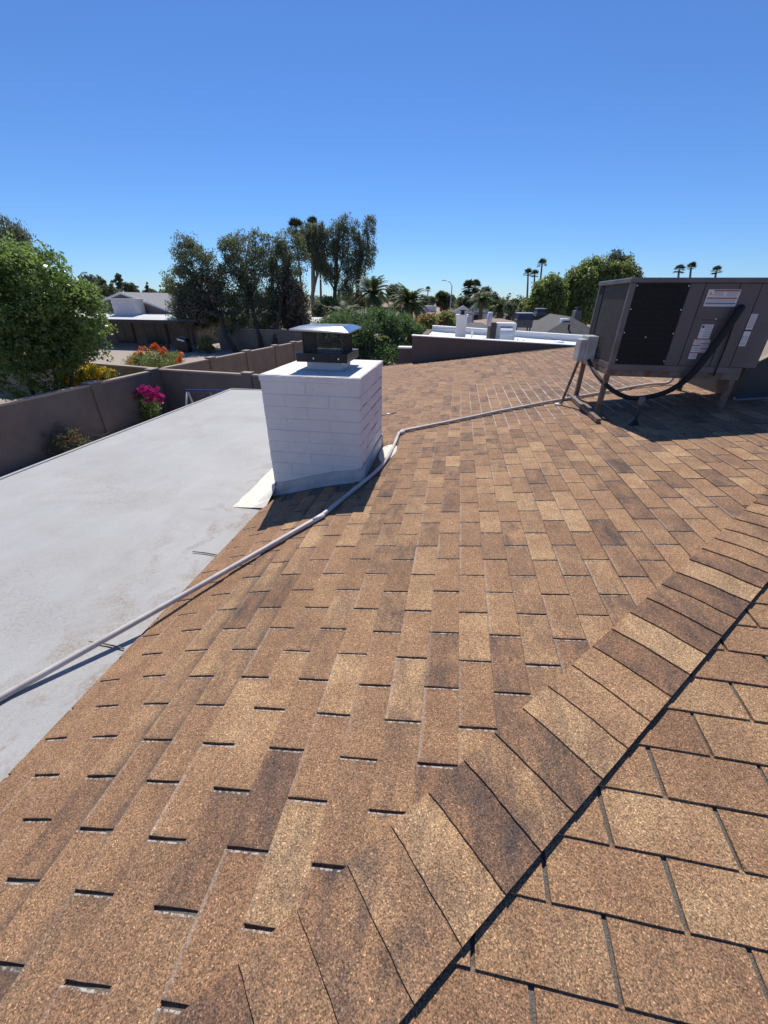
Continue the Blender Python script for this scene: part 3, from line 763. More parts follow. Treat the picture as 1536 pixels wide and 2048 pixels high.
# coil guard: dark field with a grid of wires
q = MB(); q.box((AX0+.053, AY0+.004, AZ0+.057), (2.213, AY0+.011, AZ1-.047)); gd = q.build('coil_guard', M['coil_black'], ac)
q = MB()
for x in np.arange(AX0+.06, 2.21, .0125): q.box((x, AY0-.0005, AZ0+.06), (x+.0022, AY0+.0035, AZ1-.05))
for z in np.arange(AZ0+.07, AZ1-.05, .05): q.box((AX0+.054, AY0-.002, z), (2.21, AY0-.0008, z+.0025))
q.build('guard_wire', M['wire'], gd)
# side coil with its louvre grid, set back in the frame
q = MB(); q.box((AX0+.022, AY0+.047, AZ0+.057), (AX0+.029, AY1-.052, AZ1-.047)); sc_ = q.build('side_coil', M['coil_grey'], ac)
q = MB()
for y in np.arange(AY0+.06, AY1-.06, .011): q.box((AX0+.014, y, AZ0+.06), (AX0+.0215, y+.0028, AZ1-.05))
q.build('coil_fin', M['coil_grey'], sc_)
q = MB(); q.box((AX0+.005, AY1-.20, AZ0+.06), (AX0+.012, AY1-.055, AZ1-.05)); q.build('side_baffle', M['coil_black'], ac)
for a, b in ((2.218, 2.352), (2.358, 2.655), (2.660, 2.845), (2.850, AX1-.002)):
    q = MB(); q.cbox((a, AY0-.001, AZ0+.058), (b, AY0+.0115, AZ1-.048), .003); q.build('access_panel', M['cabinet'], ac)
q = MB(); q.box((2.42, AY0-.004, AZ0+.50), (2.64, AY0-.0015, AZ0+.503)); q.build('panel_seam', M['coil_black'], ac)
for x, z in [(AX0+.062, AZ1-.07), (AX0+.062, AZ1-.28), (AX0+.062, AZ1-.5), (AX0+.062, AZ0+.1), (2.203, AZ1-.07), (2.203, AZ1-.28), (2.203, AZ1-.5), (2.203, AZ0+.1), (2.55, AZ1-.36), (1.95, AZ0+.33)]:
    q = MB(); q.tube([(x, AY0+.003, z), (x, AY0-.006, z)], .006, 7); q.build('screw', M['screw'], ac)
def sticker(x0, x1, z0, z1_, bands, icons=()):
    q = MB(); y = AY0-.0016; q.box((x0, y-.0012, z0), (x1, y+.0004, z1_)); s_ = q.build('warning_label', M['sticker'], ac)
    for a, b, c_, d_, mt in bands:                  # fractions: left, right, top, bottom from the top
        q = MB(); q.box((x0+(x1-x0)*a, y-.0022, z1_-(z1_-z0)*d_), (x0+(x1-x0)*b, y-.0013, z1_-(z1_-z0)*c_)); q.build('printed_band', M[mt], s_)
    for kind, fx, fz, r, mt in icons:
        cx_, cz = x0+(x1-x0)*fx, z1_-(z1_-z0)*fz; n = 3 if kind == 'tri' else 12
        q = MB(); pts = [(cx_+r*math.sin(2*math.pi*i/n), cz+r*math.cos(2*math.pi*i/n)) for i in range(n)]
        q.hexa([(a, y-.0024, b) for a, b in pts], [(a, y-.0013, b) for a, b in pts]); q.build('warning_symbol', M[mt], s_)
lines = lambda a, b, t0, t1, n, mt='ink_grey': [(a, b-random.uniform(0, .06), t0+(t1-t0)*i/n, t0+(t1-t0)*(i+.55)/n, mt) for i in range(n)]
sticker(2.395, 2.680, EYE-.042, EYE+.105, [(.18, .98, .03, .12, 'ink_red'), (.03, .97, .47, .55, 'ink_red'), (.03, .97, .78, .84, 'ink_blue')]+lines(.2, .55, .16, .43, 4)+lines(.6, .97, .16, .43, 4)+lines(.05, .95, .59, .74, 3)+lines(.05, .95, .88, .97, 1), [('tri', .10, .26, .022, 'ink_yellow')])
sticker(2.445, 2.555, EYE-.335, EYE-.205, lines(.35, .95, .08, .95, 7), [('disc', .16, .16, .013, 'ink_blue'), ('tri', .15, .5, .012, 'ink_yellow')])
sticker(2.425, 2.500, EYE-.535, EYE-.338, [(.0, 1., .0, .05, 'ink_red'), (.0, 1., .30, .35, 'ink_red'), (.0, 1., .66, .71, 'ink_red')]+lines(.08, .9, .08, .27, 3)+lines(.08, .9, .39, .62, 3)+lines(.08, .9, .75, .95, 3))
sticker(2.502, 2.575, EYE-.470, EYE-.338, [(.0, 1., .0, .07, 'ink_red'), (.0, 1., .32, .39, 'ink_red'), (.0, 1., .66, .73, 'ink_red')]+lines(.08, .9, .12, .28, 2)+lines(.08, .9, .44, .62, 2)+lines(.08, .9, .78, .95, 2))
sticker(2.852, 2.913, EYE-.245, EYE-.105, lines(.08, .92, .05, .95, 9))
sticker(2.852, 2.913, EYE-.40, EYE-.262, lines(.1, .9, .72, .95, 3)+[(.1, .25, .3, .65, 'ink_grey'), (.4, .5, .3, .65, 'ink_grey'), (.65, .8, .3, .65, 'ink_grey')])
q = MB(); q.box((2.855, AY0-.0035, EYE-.262), (2.908, AY0-.0015, EYE-.246)); q.build('name_plate', M['ink_blue'], ac)

# duct beside the unit
du = thing('roof_duct', (3.9, 5.7, float(z1(5.7, 3.9))), 'dark sheet metal duct box with tan sloping top beside the air conditioner', 'duct')
DX0, DX1, DY0, DY1 = 3.22, 3.98, 5.25, 6.3
def dz(x): return float(z1(5.5, x))
ft_, bt_ = (EYE-.66, EYE-.10), (EYE-.22, EYE+.06)
q = MB(); q.box((AX1+.002, AY0+.16, AZ0+.04), (3.195, AY1-.1, AZ1-.06)); q.build('flange_collar', M['cab_edge'], du)
q = MB(); q.hexa([(DX0, DY0, dz(DX0)-.06), (DX1, DY0, dz(DX1)-.06), (DX1, DY1, dz(DX1)-.06), (DX0, DY1, dz(DX0)-.06)], [(DX0, DY0, ft_[0]), (DX1, DY0, ft_[1]), (DX1, DY1, bt_[1]), (DX0, DY1, bt_[0])])
q.build('duct_box', M['duct_dark'], du)
q = MB(); q.hexa([(DX0, DY0-.015, ft_[0]+.002), (DX1+.01, DY0-.015, ft_[1]+.002), (DX1+.01, DY1+.01, bt_[1]+.002), (DX0, DY1+.01, bt_[0]+.002)], [(DX0, DY0-.015, ft_[0]+.016), (DX1+.01, DY0-.015, ft_[1]+.016), (DX1+.01, DY1+.01, bt_[1]+.016), (DX0, DY1+.01, bt_[0]+.016)])
q.build('sloping_top', M['duct_tan'], du)
q = MB(); q.hexa([(DX0, DY0-.07, dz(DX0)-.005), (DX1, DY0-.07, dz(DX1)-.005), (DX1, DY0-.001, dz(DX1)-.005), (DX0, DY0-.001, dz(DX0)-.005)], [(DX0, DY0-.07, dz(DX0)+.022), (DX1, DY0-.07, dz(DX1)+.022), (DX1, DY0-.001, dz(DX1)+.04), (DX0, DY0-.001, dz(DX0)+.04)])
q.build('base_flange', M['galv'], du)

# disconnect box on its slanted post
bx = thing('disconnect_box', onroof(1117, 809, 0), 'small grey electrical disconnect box on a slim post beside the air conditioner', 'electrical box')
q = MB(); q.cbox((1.545, 5.44, EYE-.655), (1.665, 5.70, EYE-.375), .006); q.build('enclosure', M['box_grey'], bx)
q = MB(); q.cbox((1.475, 5.46, EYE-.665), (1.545, 5.68, EYE-.415), .006); q.build('cover', M['box_grey'], bx)
ft = onroof(1117, 809, .012)
q = MB(); q.tube([ft, ft+np.array([.03, -.01, .03]), (1.525, 5.55, EYE-.655)], .017, 9); q.build('post', M['rust'], bx)
q = MB(); q.tube([ft+np.array([0, 0, -.012]), ft+np.array([0, 0, .014])], .05, 10); q.build('foot_plate', M['cream'], bx)

# sagging insulated line
hs = thing('insulated_line', P(1355, 775, 4.86), 'thick black insulated line sagging in front of the air conditioner', 'pipe')
hp = [P(1482, 616, 4.895), P(1476, 624, 4.84), P(1450, 662, 4.83), P(1420, 703, 4.83), P(1390, 741, 4.83), P(1365, 765, 4.83), P(1335, 783, 4.84), P(1300, 793, 4.86), P(1262, 796, 4.86), P(1232, 785, 4.86), P(1208, 766, 4.95), P(1190, 745, 5.15), P(1180, 727, 5.35), P(1176, 716, 5.52)]
hr = [.034, .036, .036, .036, .034, .031, .028, .025, .024, .023, .022, .022, .021, .02]
sp = spline(hp, 4); rr = np.interp(np.linspace(0, 1, len(sp)), np.linspace(0, 1, len(hr)), hr)
q = MB(); q.tube(sp, list(rr), 10); q.build('foam_sleeve', M['hose'], hs, True)
q = MB(); q.tube(spline([P(1470, 640, 4.885), P(1452, 690, 4.88), P(1440, 720, 4.88), P(1427, 753, 4.885)], 5), .007, 6); q.build('thin_cable', M['hose'], hs, True)

vp_ = thing('vent_pipe', onroof(1268, 850, 0), 'short grey vent pipe standing in the shadow of the air conditioner', 'pipe')
b0 = onroof(1268, 850, 0); tp = b0+np.array([0, 0, .30])
q = MB(); q.tube([b0-np.array([0, 0, .02]), tp], .014, 10); q.build('riser', M['duct_dark'], vp_, True)
q = MB(); q.tube([tp-np.array([0, 0, .09]), tp-np.array([0, 0, .085]), tp-np.array([0, 0, .02]), tp], [.026, .03, .03, .018], 10); q.build('cap', M['cab_edge'], vp_, True)
q = MB(); q.tube([b0-np.array([0, 0, .01]), b0+np.array([0, 0, .012]), b0+np.array([0, 0, .05])], [.06, .05, .02], 12); q.build('boot', M['black_metal'], vp_, True)

# sticks and scraps lying about
for i, (a, b, lab) in enumerate((((385, 1103), (434, 1110), 'thin grey stick lying on the flat roof where the shingles begin'), ((178, 1283), (248, 1297), 'thin dark stick lying under the long conduit on the flat roof'))):
    pa, pb = PZ(*a, zflat(2, -1.9)+.011), PZ(*b, zflat(2, -1.75)+.011); m_ = (pa+pb)/2+np.array([.0, .006, 0])
    q = MB(); q.tube([pa, m_, pb], [.0035, .005, .004], 6); tag(q.build('stick', M['wood'], None, True), lab, 'stick', 'sticks on the flat roof')
pa, pb = onroof(758, 832, .012), onroof(793, 825, .012)
q = MB(); q.tube([pa, (pa+pb)/2+np.array([0, 0, .004]), pb], .007, 7); tag(q.build('loose_rod', M['galv'], None, True), 'short bright metal rod lying on shingles behind the white chimney', 'rod')

# ------------------------------------------------------------------ yard walls
def wall_run(name, label, p0, p1, top, mat, capm, th=.16, pil=(), pw=.34, group='yard walls', pextra=.07):
    p0 = np.array(p0, float); p1 = np.array(p1, float); L = np.linalg.norm(p1-p0); d_ = (p1-p0)/L; nrm = np.array([-d_[1], d_[0]])
    t = thing(name, ((p0[0]+p1[0])/2, (p0[1]+p1[1])/2, 0), label, 'wall', group)
    def slab(a, b, w_, z0, zt_, nm, mt):
        A_, B_ = p0+d_*a, p0+d_*b; c = [A_-nrm*w_/2, B_-nrm*w_/2, B_+nrm*w_/2, A_+nrm*w_/2]
        q = MB(); q.hexa([(x, y, z0) for x, y in c], [(x, y, zt_) for x, y in c]); return q.build(nm, mt, t)
    edges = [0]+[x for p_ in sorted(pil) for x in (p_-pw/2, p_+pw/2)]+[L]
    for a, b in zip(edges[::2], edges[1::2]):
        if b-a < .05: continue
        slab(a, b, th, 0, top-.06, 'panel', mat); slab(a-.001, b+.001, th+.05, top-.059, top, 'coping', capm)
    for p_ in pil:
        slab(p_-pw/2, p_+pw/2, th+.12, 0, top+pextra-.05, 'pilaster', mat); slab(p_-pw/2-.02, p_+pw/2+.02, th+.16, top+pextra-.049, top+pextra, 'pilaster_cap', capm)
    return t
WT = 1.80
def pil_at(px, py, p0, p1):
    q = PZ(px, py, WT)[:2]; p0 = np.array(p0); d_ = np.array(p1)-p0; return float((q-p0)@d_/np.linalg.norm(d_))
WA0, WA1 = (-12.72, -6.0), (-12.05, 15.02)
wall_run('garden_wall', 'smooth grey stucco wall behind the magenta bougainvillea', WA0, WA1, WT, M['stucco_grey'], M['cap_tan'], pil=[pil_at(174, 762, WA0, WA1)-.3, 20.75], pw=.42)
WB0, WB1 = (-12.04, 15.15), (-2.6, 14.25)
wall_run('garden_wall', 'grey stucco wall behind the blue tube frame, joined to the tan wall', WB0, WB1, WT, M['stucco_grey'], M['cap_tan'], pil=[pil_at(498, 747, WB0, WB1)], pw=.4)
WC0, WC1 = (-32.0, 19.2), (-12.30, 15.28)
wall_run('garden_wall', 'brown wall between the yellow blossom and the orange blossom', WC0, WC1, WT, M['stucco_tan'], M['cap_tan'])
WD0, WD1 = (-12.12, 15.45), (-9.6, 37.2)
wall_run('garden_wall', 'tan block wall with square pilasters leading to the shaded trees', WD0, WD1, WT, M['stucco_tan'], M['cap_tan'], pil=[pil_at(x, y, WD0, WD1) for x, y in ((425, 717), (495, 703), (549, 692), (586, 685))], pw=.40)
wall_run('garden_wall', 'brown back wall behind the patio and the dark trees', (-22.6, 37.6), (-9.4, 36.9), WT+.05, M['stucco_tan'], M['cap_tan'])

# swing frame showing above the flat roof edge
sw = thing('swing_frame', P(410, 800, 13.4)*np.array([1, 1, 0]), 'blue topped tube frame with pale legs by the grey wall', 'swing set')
tl, tr = P(371, 781, 13.4), P(540, 784, 13.4)
q = MB(); q.tube([tl, tr], .045, 8); q.build('top_bar', M['blue_paint'], sw, True)
for f_ in (0.02, .98):
    for dy in (-.55, .55):
        a = tl+(tr-tl)*f_; q = MB(); q.tube([a, (a[0]+(-.08 if f_ < .5 else .08), a[1]+dy, 0)], .03, 8); q.build('leg', M['pale_tube'], sw, True)
for f_ in (.30, .48, .72):
    a = tl+(tr-tl)*f_; q = MB(); q.tube([a, a+np.array([.05, 0, -.95])], .012, 6); q.tube([a+np.array([.30, 0, 0]), a+np.array([.25, 0, -.95])], .012, 6); q.box(tuple(a+np.array([.0, -.1, -.98])), tuple(a+np.array([.3, .1, -.95]))); q.build('swing_seat', M['pale_tube'], sw)

# ------------------------------------------------------------------ foliage
def leaf_arrays(centers, csize, per, leaf, rng, droop=0.0, asp=.5, up=.3):
    n = len(centers)*per
    ci = np.repeat(np.arange(len(centers)), per)
    cs = np.asarray(csize)[ci] if hasattr(csize, '__len__') else csize
    off = rng.normal(size=(n, 3)); off /= (np.linalg.norm(off, axis=1, keepdims=True)+1e-9)
    off *= (rng.random((n, 1))**.45)*(cs[:, None] if hasattr(cs, '__len__') else cs)
    off[:, 2] *= .8; off[:, 2] -= droop*np.abs(rng.normal(size=n))*(cs if np.isscalar(cs) else cs)
    c = centers[ci]+off
    d = rng.normal(size=(n, 3)); d[:, 2] -= droop*2.0; d /= np.linalg.norm(d, axis=1, keepdims=True)+1e-9
    nn = rng.normal(size=(n, 3)); nn[:, 2] += up; w_ = np.cross(d, nn); w_ /= np.linalg.norm(w_, axis=1, keepdims=True)+1e-9
    L = leaf*(.6+.8*rng.random((n, 1)))
    V = np.stack([c-d*L*.5, c+w_*L*asp*.5-d*L*.08, c+d*L*.5, c-w_*L*asp*.5-d*L*.08], 1).reshape(-1, 3)
    Fc = np.arange(n*4).reshape(n, 4)
    ctint = rng.random(len(centers))
    return V, Fc, np.clip(.55*ctint[ci]+.45*rng.random(n), 0, 1)
def clump_centers(lobes, n, rng, shell=.5):
    w_ = np.array([l[1][0]*l[1][1]*l[1][2] for l in lobes])**.72; w_ /= w_.sum(); out = []
    for (c, r), m in zip(lobes, rng.multinomial(n, w_)):
        d = rng.normal(size=(m, 3)); d /= np.linalg.norm(d, axis=1, keepdims=True)+1e-9
        out.append(np.asarray(c)+d*(shell+(1-shell)*rng.random((m, 1))**.7)*np.asarray(r)*(.85+.3*rng.random((m, 1))))
    return np.concatenate(out)
def px_lobes(lst, u, depth=.9):
    out = []
    for e in lst:
        x, y, rx, ry = e[:4]; du_ = e[4] if len(e) > 4 else 0
        m = MPP(x, y, u+du_); out.append((P(x, y, u+du_), (rx*m, rx*m*depth, ry*m)))
    return out
def limb_tubes(mb, base, top, r0, targets, rng, r1=None, n=7):
    base = np.array(base, float); top = np.array(top, float)
    k = 6; pts = [base+(top-base)*t+np.array([rng.normal()*.03, rng.normal()*.03, 0])*np.linalg.norm(top-base)*math.sin(math.pi*t) for t in np.linspace(0, 1, k)]
    mb.tube(pts, list(np.linspace(r0, r0*.55 if r1 is None else r1, k)), n)
    for t_ in targets:
        s_ = rng.uniform(.45, .98); a = base+(top-base)*s_; t_ = np.array(t_)
        m_ = (a+t_)/2+np.array([rng.normal(), rng.normal(), abs(rng.normal())])*.08*np.linalg.norm(t_-a)
        rr_ = r0*rng.uniform(.22, .42); mb.tube([a, m_, t_], [rr_, rr_*.6, rr_*.18], 5)
def tree(name, label, cat, base, lobes, clumps, csz, per, leaf, mat, bark, tr, group=None, droop=0., asp=.5, shell=.5, limbs=14, topf=.75, seed=1, lean=None, stems=1, extra=None, up=.3):
    rng = np.random.default_rng(seed)
    base = np.array([base[0], base[1], 0.0]); t = thing(name, base, label, cat, group)
    cc = clump_centers(lobes, clumps, rng, shell)
    cc = cc[cc[:, 2] > .12]
    V, Fc, ti = leaf_arrays(cc, csz*(.7+.6*rng.random(len(cc))), per, leaf, rng, droop, asp, up)
    from_arrays('crown', V, Fc, F[mat], t, tint=ti)
    mb = MB(); ctr = np.mean([l[0] for l in lobes], 0); topz = max(l[0][2]+l[1][2]*.6 for l in lobes)
    for s_ in range(stems):
        a = rng.uniform(0, 6.28); sp_ = 0 if stems == 1 else .25+.1*stems
        tgt = cc[rng.choice(len(cc), max(2, limbs//stems), replace=len(cc) < limbs)]
        tp_ = np.array([ctr[0]+math.cos(a)*sp_*2, ctr[1]+math.sin(a)*sp_*2, base[2]+(topz-base[2])*topf])
        limb_tubes(mb, base+np.array([math.cos(a)*sp_*.4, math.sin(a)*sp_*.4, -.05]), tp_, tr/(1 if stems == 1 else 1.5), tgt, rng)
    mb.build('trunk', M[bark], t, True, fix=False)
    for (nm, mt, cl2, cs2, per2, lf2, sub) in (extra or []):
        c2 = sub(cc, rng) if callable(sub) else clump_centers(sub, cl2, rng, .8)
        V, Fc, ti = leaf_arrays(c2, cs2, per2, lf2, rng, 0, .8)
        from_arrays(nm, V, Fc, F[mt], t, tint=ti)
    return t
def top_of(frac, jitter, zmin=None, cond=None):
    def f(cc, rng):
        k = cc[:, 2] > np.quantile(cc[:, 2], 1-frac)
        c = cc[k]; return c+rng.normal(size=c.shape)*jitter
    return f

# big broad-leaved tree beyond the garden wall
tree('broadleaf_tree', 'big bushy bright green tree rising beyond the grey garden wall', 'tree', P(75, 770, 12.2), px_lobes([(60, 585, 95, 85), (130, 640, 72, 85, .8), (20, 650, 90, 95, -.6), (100, 680, 85, 62, .3), (-50, 620, 95, 110, .4), (170, 600, 32, 40, 1.0), (30, 540, 60, 42)], 12.4),
     1500, .26, 38, .105, 'broad', 'bark', .12, seed=3, stems=4, limbs=36, shell=.55, asp=.6, up=.8)
tree('tall_tree', 'tall feathery dark tree seen above the big bushy tree', 'tree', P(10, 700, 34), px_lobes([(5, 465, 42, 30), (30, 480, 28, 24, 1), (-40, 480, 45, 40), (10, 515, 30, 26)], 34), 240, .55, 44, .26, 'far', 'bark', .25, seed=4, droop=.5, asp=.3)
tree('dark_shrub', 'shaded low shrub with coral flecks against the grey garden wall', 'shrub', PZ(122, 912, 0), px_lobes([(112, 885, 42, 34), (150, 890, 32, 28, .2), (85, 895, 30, 26, -.2)], 9.9), 230, .16, 34, .055, 'olive', 'bark', .03, seed=5, stems=5, limbs=20, topf=.5,
     extra=[('blossom', 'coral', 0, .12, 5, .055, top_of(.6, .08))])
tree('bougainvillea', 'magenta bougainvillea bush in front of the grey garden wall', 'shrub', PZ(303, 838, 0), px_lobes([(300, 828, 20, 24), (306, 812, 18, 18), (290, 800, 20, 16)], 13.6), 90, .12, 34, .06, 'broad', 'bark', .03, seed=6, stems=4, limbs=14, topf=.6,
     extra=[('blossom', 'pink', 34, .11, 40, .065, px_lobes([(274, 788, 8, 8), (286, 781, 9, 7), (302, 780, 9, 7), (316, 784, 9, 8), (322, 796, 6, 7), (296, 796, 12, 6), (310, 800, 6, 5)], 13.5))])
tree('lantana_bush', 'yellow flowering bush showing over the grey garden wall', 'shrub', P(178, 800, 13.6), px_lobes([(165, 752, 40, 26), (200, 756, 32, 20, .3), (145, 770, 26, 28, -.2)], 13.7), 200, .17, 36, .075, 'bpal', 'bark', .03, seed=7, stems=5, limbs=16, topf=.55,
     extra=[('blossom', 'yellow', 0, .15, 34, .075, top_of(.55, .07))])
tree('leafy_shrub', 'sparse light green shrub under the big bushy tree at the wall', 'shrub', P(90, 830, 11.6), px_lobes([(30, 765, 40, 35), (100, 760, 26, 30, .3), (70, 790, 40, 26)], 12.0), 90, .2, 26, .11, 'bpal', 'bark_pale', .04, seed=8, stems=6, limbs=22, topf=.7)
tree('orange_bush', 'orange flowering bush behind the brown wall before the patio', 'shrub', P(310, 735, 18.2), px_lobes([(312, 722, 48, 20), (340, 724, 28, 18, .3), (285, 726, 30, 18)], 18.2), 230, .22, 46, .10, 'ficus', 'bark', .03, seed=9, stems=5, limbs=16, topf=.5, asp=.25,
     extra=[('blossom', 'orange', 26, .16, 20, .10, px_lobes([(258, 722, 5, 6, -.4), (268, 710, 5, 6), (280, 703, 5, 5), (290, 696, 6, 5), (297, 703, 5, 5), (310, 696, 6, 5), (322, 703, 7, 4), (329, 702, 5, 4), (356, 708, 5, 5, -.4), (361, 722, 5, 6, -.5)], 18.1))])
tree('pale_shrub', 'rounded yellow green shrub on the sunny patio', 'shrub', PZ(411, 708, 0), px_lobes([(411, 686, 14, 17), (405, 696, 11, 12), (418, 696, 10, 11)], 34.6), 130, .18, 40, .11, 'shrub', 'bark', .03, seed=10, stems=4, limbs=12, topf=.5)
# shaded olive trees beside the patio
tree('olive_tree', 'dark olive tree leaning over the patio roof', 'tree', PZ(474, 705, 0), px_lobes([(385, 530, 42, 52), (360, 570, 28, 40), (400, 590, 44, 46), (425, 545, 24, 34), (375, 505, 24, 28), (390, 630, 46, 26), (360, 610, 24, 28)], 38), 540, .45, 42, .21, 'olive', 'bark', .22, seed=12, droop=.35, asp=.35, limbs=26, group='shaded olive trees',
     extra=[('dry_twig', 'olive_dry', 90, .6, 34, .24, px_lobes([(430, 590, 22, 40), (400, 625, 40, 26), (375, 600, 22, 30)], 37.4))])
tree('olive_tree', 'tall round dark olive tree next to the brown back wall', 'tree', PZ(485, 704, 0)+np.array([1.4, 1.0, 0]), px_lobes([(490, 520, 44, 54), (515, 485, 26, 26), (460, 500, 24, 26), (470, 580, 48, 56), (520, 570, 42, 56), (500, 630, 60, 50), (450, 630, 44, 46)], 39), 700, .47, 42, .22, 'olive', 'bark', .24, seed=13, droop=.35, asp=.35, limbs=30, group='shaded olive trees')
tree('olive_tree', 'wide dark olive tree whose crown reaches the thin palm trunks', 'tree', PZ(548, 704, 0), px_lobes([(555, 520, 34, 44), (580, 490, 32, 26), (565, 580, 36, 50), (590, 560, 24, 40), (560, 640, 44, 48), (600, 500, 16, 20), (595, 640, 22, 40)], 40.5), 540, .47, 42, .22, 'olive', 'bark', .22, seed=14, droop=.4, asp=.35, limbs=28, group='shaded olive trees',
     extra=[('dry_twig', 'olive_dry', 110, .6, 34, .24, px_lobes([(590, 625, 26, 50), (600, 660, 22, 22)], 39.8))])
# eucalyptus grove
for i, (lab, L, bx_, sd) in enumerate((
    ('airy eucalyptus with small top clump between the thin palms', [(622, 462, 20, 20), (640, 470, 16, 24), (625, 500, 22, 20), (610, 485, 12, 14), (640, 520, 14, 18)], 628, 21),
    ('broad eucalyptus with bare dark trunk and heavy hanging foliage', [(672, 470, 18, 34), (660, 500, 22, 28), (690, 450, 16, 22), (690, 500, 18, 40), (664, 545, 20, 20), (680, 440, 9, 10), (650, 530, 12, 12)], 668, 22),
    ('tallest eucalyptus with ragged right hand crown', [(712, 465, 16, 26), (738, 452, 15, 22), (735, 490, 18, 26), (715, 510, 18, 34), (738, 520, 12, 18), (700, 550, 16, 40), (690, 580, 22, 20), (722, 555, 14, 26), (745, 440, 8, 10)], 705, 23))):
    tree('eucalyptus_tree', lab, 'tree', P(bx_, 640, 76), px_lobes(L, 76), 290, .58, 38, .36, 'euca', 'bark_pale' if i == 0 else 'bark', .42, seed=sd, droop=.9, asp=.3, limbs=22, group='eucalyptus grove', shell=.25)
# feathery tree before the white-roofed building
tree('mesquite_tree', 'feathery fresh green tree between the chimney cap and the white roofed building', 'tree', P(752, 745, 16.5), px_lobes([(700, 690, 58, 42), (755, 665, 55, 42, .3), (810, 675, 42, 38, .2), (660, 680, 40, 38), (790, 720, 50, 34, -.6), (715, 735, 60, 34, -.4), (835, 680, 18, 22, .3), (770, 635, 28, 16, .4), (650, 720, 40, 30), (700, 650, 45, 26, .5), (740, 632, 26, 16, .5), (665, 650, 30, 22, .4), (800, 650, 34, 22, .3)], 16.6), 1500, .25, 40, .13, 'mesq', 'bark', .10, seed=31, stems=3, limbs=30, droop=.15, asp=.22, shell=.45,
     extra=[('pale_blossom', 'shrub', 8, .05, 8, .07, px_lobes([(765, 676, 16, 3, -1.0)], 15.9))])
# trees on the right behind the grey house
for i, (lab, L, bx_, sd) in enumerate((
    ('rounded green tree behind the rooftop units of the charcoal house', [(1090, 590, 26, 28), (1075, 610, 22, 24), (1110, 600, 20, 34), (1085, 625, 26, 18), (1105, 570, 14, 16)], 1090, 41),
    ('bright dense green tree behind the charcoal house chimney', [(1150, 580, 30, 36), (1130, 600, 26, 36), (1165, 560, 22, 26), (1150, 625, 40, 24), (1170, 610, 30, 30), (1140, 560, 10, 14)], 1150, 42),
    ('tall green tree rising beside the air conditioner', [(1195, 565, 26, 40), (1190, 540, 18, 20), (1215, 585, 28, 44), (1180, 530, 10, 12), (1215, 610, 34, 30), (1235, 560, 24, 36)], 1205, 43),
    ('thin wispy tree top above the air conditioner corner', [(1240, 530, 22, 24), (1255, 545, 20, 20), (1232, 512, 14, 10), (1262, 560, 22, 20)], 1245, 44))):
    tree('leafy_tree', lab, 'tree', P(bx_, 660, 44+2*i), px_lobes(L, 44+2*i), 420 if i < 3 else 170, .55 if i < 3 else .5, 44, .27 if i < 3 else .22, 'ficus' if i < 3 else 'far', 'bark', .24, seed=sd, limbs=18, group='green trees behind the charcoal house', droop=.15 if i < 3 else .5, up=.6)

# ------------------------------------------------------------------ palms
def frond_tris(base, az, el, L, bend, nl, wid, rng, V, Fc):
    p_ = np.array(base, float); pts = []; e = el
    for i in range(nl+1):
        pts.append(p_.copy()); d_ = np.array([math.cos(az)*math.cos(e), math.sin(az)*math.cos(e), math.sin(e)]); p_ = p_+d_*L/nl; e -= bend/nl
    side = np.array([-math.sin(az), math.cos(az), 0])
    for i in range(1, nl):
        t = i/nl; ll = wid*(math.sin(math.pi*min(1, t*.95+.12))**.6)*(.8+.4*rng.random())
        d_ = pts[i+1]-pts[i]; d_ /= np.linalg.norm(d_)
        for s_ in (-1, 1):
            tip = pts[i]+side*s_*ll*.75+d_*ll*.55+np.array([0, 0, -ll*.25*rng.random()-.05*ll])
            o = len(V); V += [pts[i]-d_*L*.026, pts[i]+d_*L*.032, tip]; Fc.append((o, o+1, o+2))
        o = len(V); h = side*L*.008; V += [pts[i]-h, pts[i]+h, pts[i+1]]; Fc.append((o, o+1, o+2))
def date_palm(label, base, top, L, seed, nf=58, group='feather palms'):
    rng = np.random.default_rng(seed); t = thing('feather_palm', (base[0], base[1], 0), label, 'palm tree', group)
    base = np.array([base[0], base[1], -.05]); top = np.array(top)
    q = MB(); k = 9; q.tube([base+(top-base)*s_ for s_ in np.linspace(0, 1, k)], [.26+.02*(i % 2) for i in range(k)], 9); q.build('trunk', M['palm_bark'], t)
    V = []; Fc = []
    for i in range(nf):
        f_ = i/nf; frond_tris(top+np.array([0, 0, .1]), rng.uniform(0, 6.283), 1.45-1.75*f_**1.1+rng.normal()*.1, L*(.8+.3*rng.random()), 1.25+.6*rng.random(), 22, L*.21, rng, V, Fc)
    from_arrays('frond_crown', np.array(V), np.array(Fc), F['palm'], t, tint=rng.random(len(Fc)))
    return t
